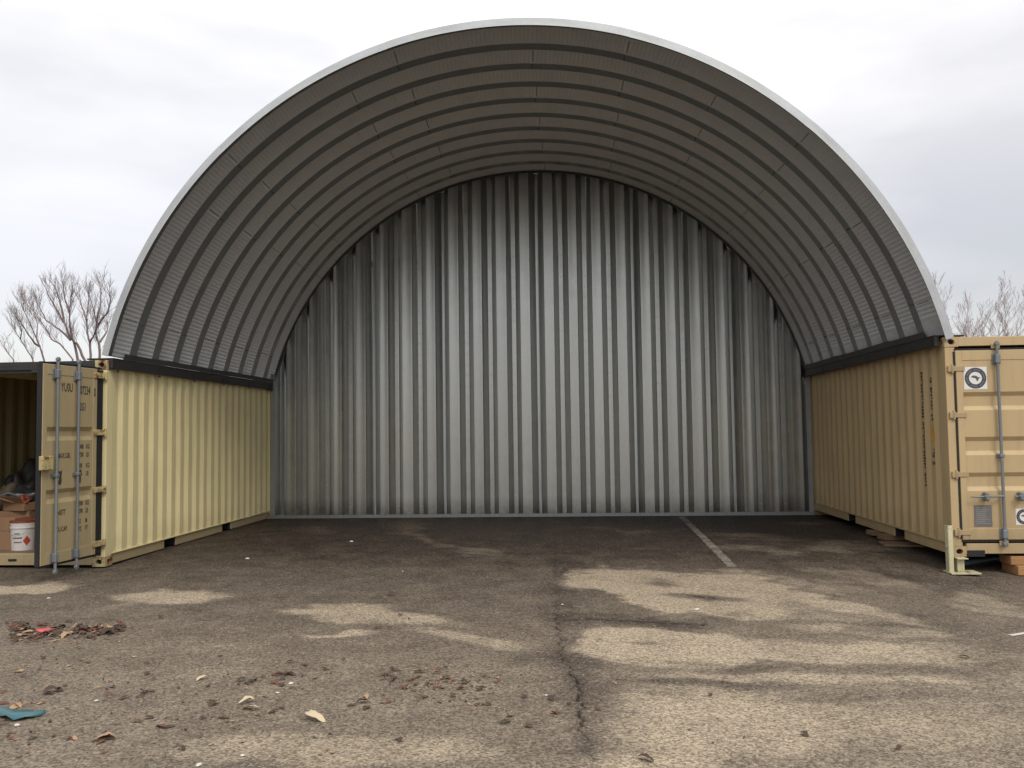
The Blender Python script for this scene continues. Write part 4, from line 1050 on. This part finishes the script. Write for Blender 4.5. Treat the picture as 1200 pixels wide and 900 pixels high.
def limb_tree(label, Y_, limbs, seed, r_base=0.055, twig=1.0):
    """bare tree built from its main limbs (each a chain of points) with forking twigs"""
    rs = random.Random(seed); depth_off = 0.0
    limbs = [[(a, b if b > 412 else b+(b < 400)*6) for a, b in L_] for L_ in limbs]
    P0 = at(limbs[0][0][0], limbs[0][0][1], 1, Y_)
    root = empty('bare_tree', (P0.x, Y_, 0)); tag(root, label, 'tree')
    tr, cr_ = MB(), MB()
    def sprout(p, d, length, r, depth):
        n = 4; pts = [p.copy()]; rad = [r]; q = p.copy(); dd = d.copy()
        for i in range(n):
            dd = (dd+Vector((rs.uniform(-1, 1), rs.uniform(-1, 1), rs.uniform(-0.1, 0.9)))*0.11).normalized()
            q = q+dd*(length/n); pts.append(q.copy()); rad.append(r*(1-0.6*(i+1)/n))
        cr_.tube(pts, rad, 3, caps=False)
        if depth >= 2: return
        for k in range(3 if depth == 0 else 2):
            i = rs.choice([1, 2, 3]); side = Vector((rs.uniform(-1, 1), rs.uniform(-1, 1), 0.1)).normalized()
            sprout(pts[i], ((pts[i+1]-pts[i]).normalized()+side*0.6+Vector((0, 0, 0.3))).normalized(), length*rs.uniform(0.45, 0.75), max(0.0040, r*0.55), depth+1)
    for li, L_ in enumerate(limbs):
        yo = rs.uniform(-1.2, 1.2)
        pts = []
        for k, (a, b) in enumerate(L_):
            f = k/(len(L_)-1); p = at(a, b, 1, Y_+yo*f); pts.append(p-Vector((P0.x, Y_, 0)))
        r = r_base*(1.0 if li < 2 else 0.68)
        if L_[0][1] > 415: pts = [Vector(((pts[0].x)*0.35, 0, 0)), Vector((pts[0].x*0.75, 0, pts[0].z*0.55))]+pts; 
        rad = [max(0.012, r*(1.25-1.05*k/(len(pts)-1))) for k in range(len(pts))]
        fine = [pts[0]]; fr = [rad[0]]
        for k in range(len(pts)-1):
            for j in range(1, 4):
                t_ = j/3; jit = Vector((rs.uniform(-1, 1), rs.uniform(-1, 1), rs.uniform(-1, 1)))*0.018*(1 if t_ < 1 else 0)
                fine.append(pts[k].lerp(pts[k+1], t_)+jit); fr.append(rad[k]+(rad[k+1]-rad[k])*t_)
        (tr if li < 2 else cr_).tube(fine, fr, 6, caps=True)
        nS = int(len(fine)*1.1*twig)
        for k in range(nS):
            i = rs.randrange(int(len(fine)*0.35), len(fine)-1)
            dirn = (fine[i+1]-fine[i]).normalized(); side = Vector((rs.uniform(-1, 1), rs.uniform(-1, 1), 0.1)).normalized()
            sprout(fine[i], (dirn+side*rs.uniform(0.45, 0.9)+Vector((0, 0, 0.35))).normalized(), rs.uniform(0.40, 1.0), 0.0080, 0)
        for k in range(3): sprout(fine[-1], ((fine[-1]-fine[-2]).normalized()+Vector((rs.uniform(-.4, .4), rs.uniform(-.4, .4), 0.2))).normalized(), rs.uniform(0.35, 0.7), 0.0085, 0)
    tr.build('trunk', M['bark'], root, smooth=60); cr_.build('crown', M['bark'], root)
def LP(*v): return [(a/7.5, 310+b/7.5) for a, b in v]
A_ = LP((685, 850), (650, 680), (620, 600), (560, 460), (490, 340), (430, 240), (400, 160))
B_ = LP((750, 850), (680, 700), (640, 620), (615, 500), (610, 380), (620, 280), (635, 180))
C_ = LP((620, 800), (530, 700), (450, 610), (400, 510), (340, 430), (290, 360), (220, 290))
C_[0] = (C_[0][0]+2.5, 421)
D_ = LP((620, 620), (540, 540), (470, 490), (400, 440), (350, 340), (320, 280))
E_ = LP((560, 460), (540, 330), (510, 240), (480, 150)); O_ = LP((610, 380), (570, 260), (560, 150))
F_ = LP((795, 850), (790, 640), (765, 560), (760, 440), (775, 300), (785, 190))
G_ = LP((875, 830), (870, 680), (845, 590), (850, 460), (830, 380), (800, 280))
H_ = LP((850, 500), (900, 430), (950, 370), (970, 280), (965, 180)); H2 = LP((845, 460), (880, 330), (890, 200), (880, 130))
M_ = LP((790, 640), (830, 570), (845, 520)); N_ = LP((760, 440), (720, 330), (700, 200)); P_ = LP((880, 680), (930, 560), (950, 500), (935, 440))
I_ = LP((390, 850), (350, 720), (320, 600), (270, 490), (220, 380), (190, 310)); K_ = LP((350, 720), (300, 640), (230, 540), (170, 430))
J_ = LP((290, 840), (220, 720), (180, 610), (130, 530), (100, 450)); L2 = LP((120, 840), (60, 760), (20, 660), (-30, 590)); Q_ = LP((180, 610), (190, 520), (150, 430))
limb_tree('bare tree with fanned stems rising behind the open door of the left container', 33, [A_, B_, C_, D_, E_, O_], 3)
limb_tree('upright bare twin stemmed tree close beside the foot of the arch at left', 34, [F_, G_, H_, H2, M_, N_, P_], 5)
limb_tree('smaller bare tree leaning left, second from the left edge of the photo', 36, [I_, K_, LP((320, 600), (330, 480), (300, 360))], 7, 0.042)
limb_tree('thin bare tree with two leaning stems at the far left edge', 37, [J_, L2, Q_], 9, 0.034)
tree('bare_tree', 'pale twiggy bare tree behind the right container nearest the arch', at(1120, 390, 1, 44).x, 44, 8.6, 23, 5, -0.02, 0.34, 0.055, M['twig'], 1.25)
tree('bare_tree', 'low pale bare tree right of the other one above the right container', at(1158, 390, 1, 46).x, 46, 7.3, 27, 3, 0.02, 0.4, 0.05, M['twig'], 1.0)

g1 = 0.0
beam('light_gap_block', 'added dark block stopping light under the far end of the right container', 'timber block', XRt+0.004, XRt+2.40, YR+5.80, YR+6.0, 0.0, ZR-0.002, M['wood2'])  # added block, keeps light from showing through the gap at the rear

heap('dark_tarp', 'folded dark tarp stuffed behind the boxes in the left container', 'tarp', -8.02, 12.15, FZ+0.30, 0.22, 0.25, 0.42, M['rail'], 15, 0.5)
heap('rag_bundle', 'dull reddish rag lying on the flat box behind the white pail', 'rag', -7.66, 11.60, FZ+0.545, 0.11, 0.09, 0.07, M['redlid'], 19, 0.5)
o = empty('broken_board', (-7.86, 11.50, FZ+0.60), 0.4); tag(o, 'short pale timber offcut leaning on the pile in the left container', 'board')
mb = MB(); mb.box(-0.20, 0.20, -0.04, 0.04, 0, 0.02, 0.003); mb.build('board', M['wood2'], o, rot=(0, 0.35, 0))
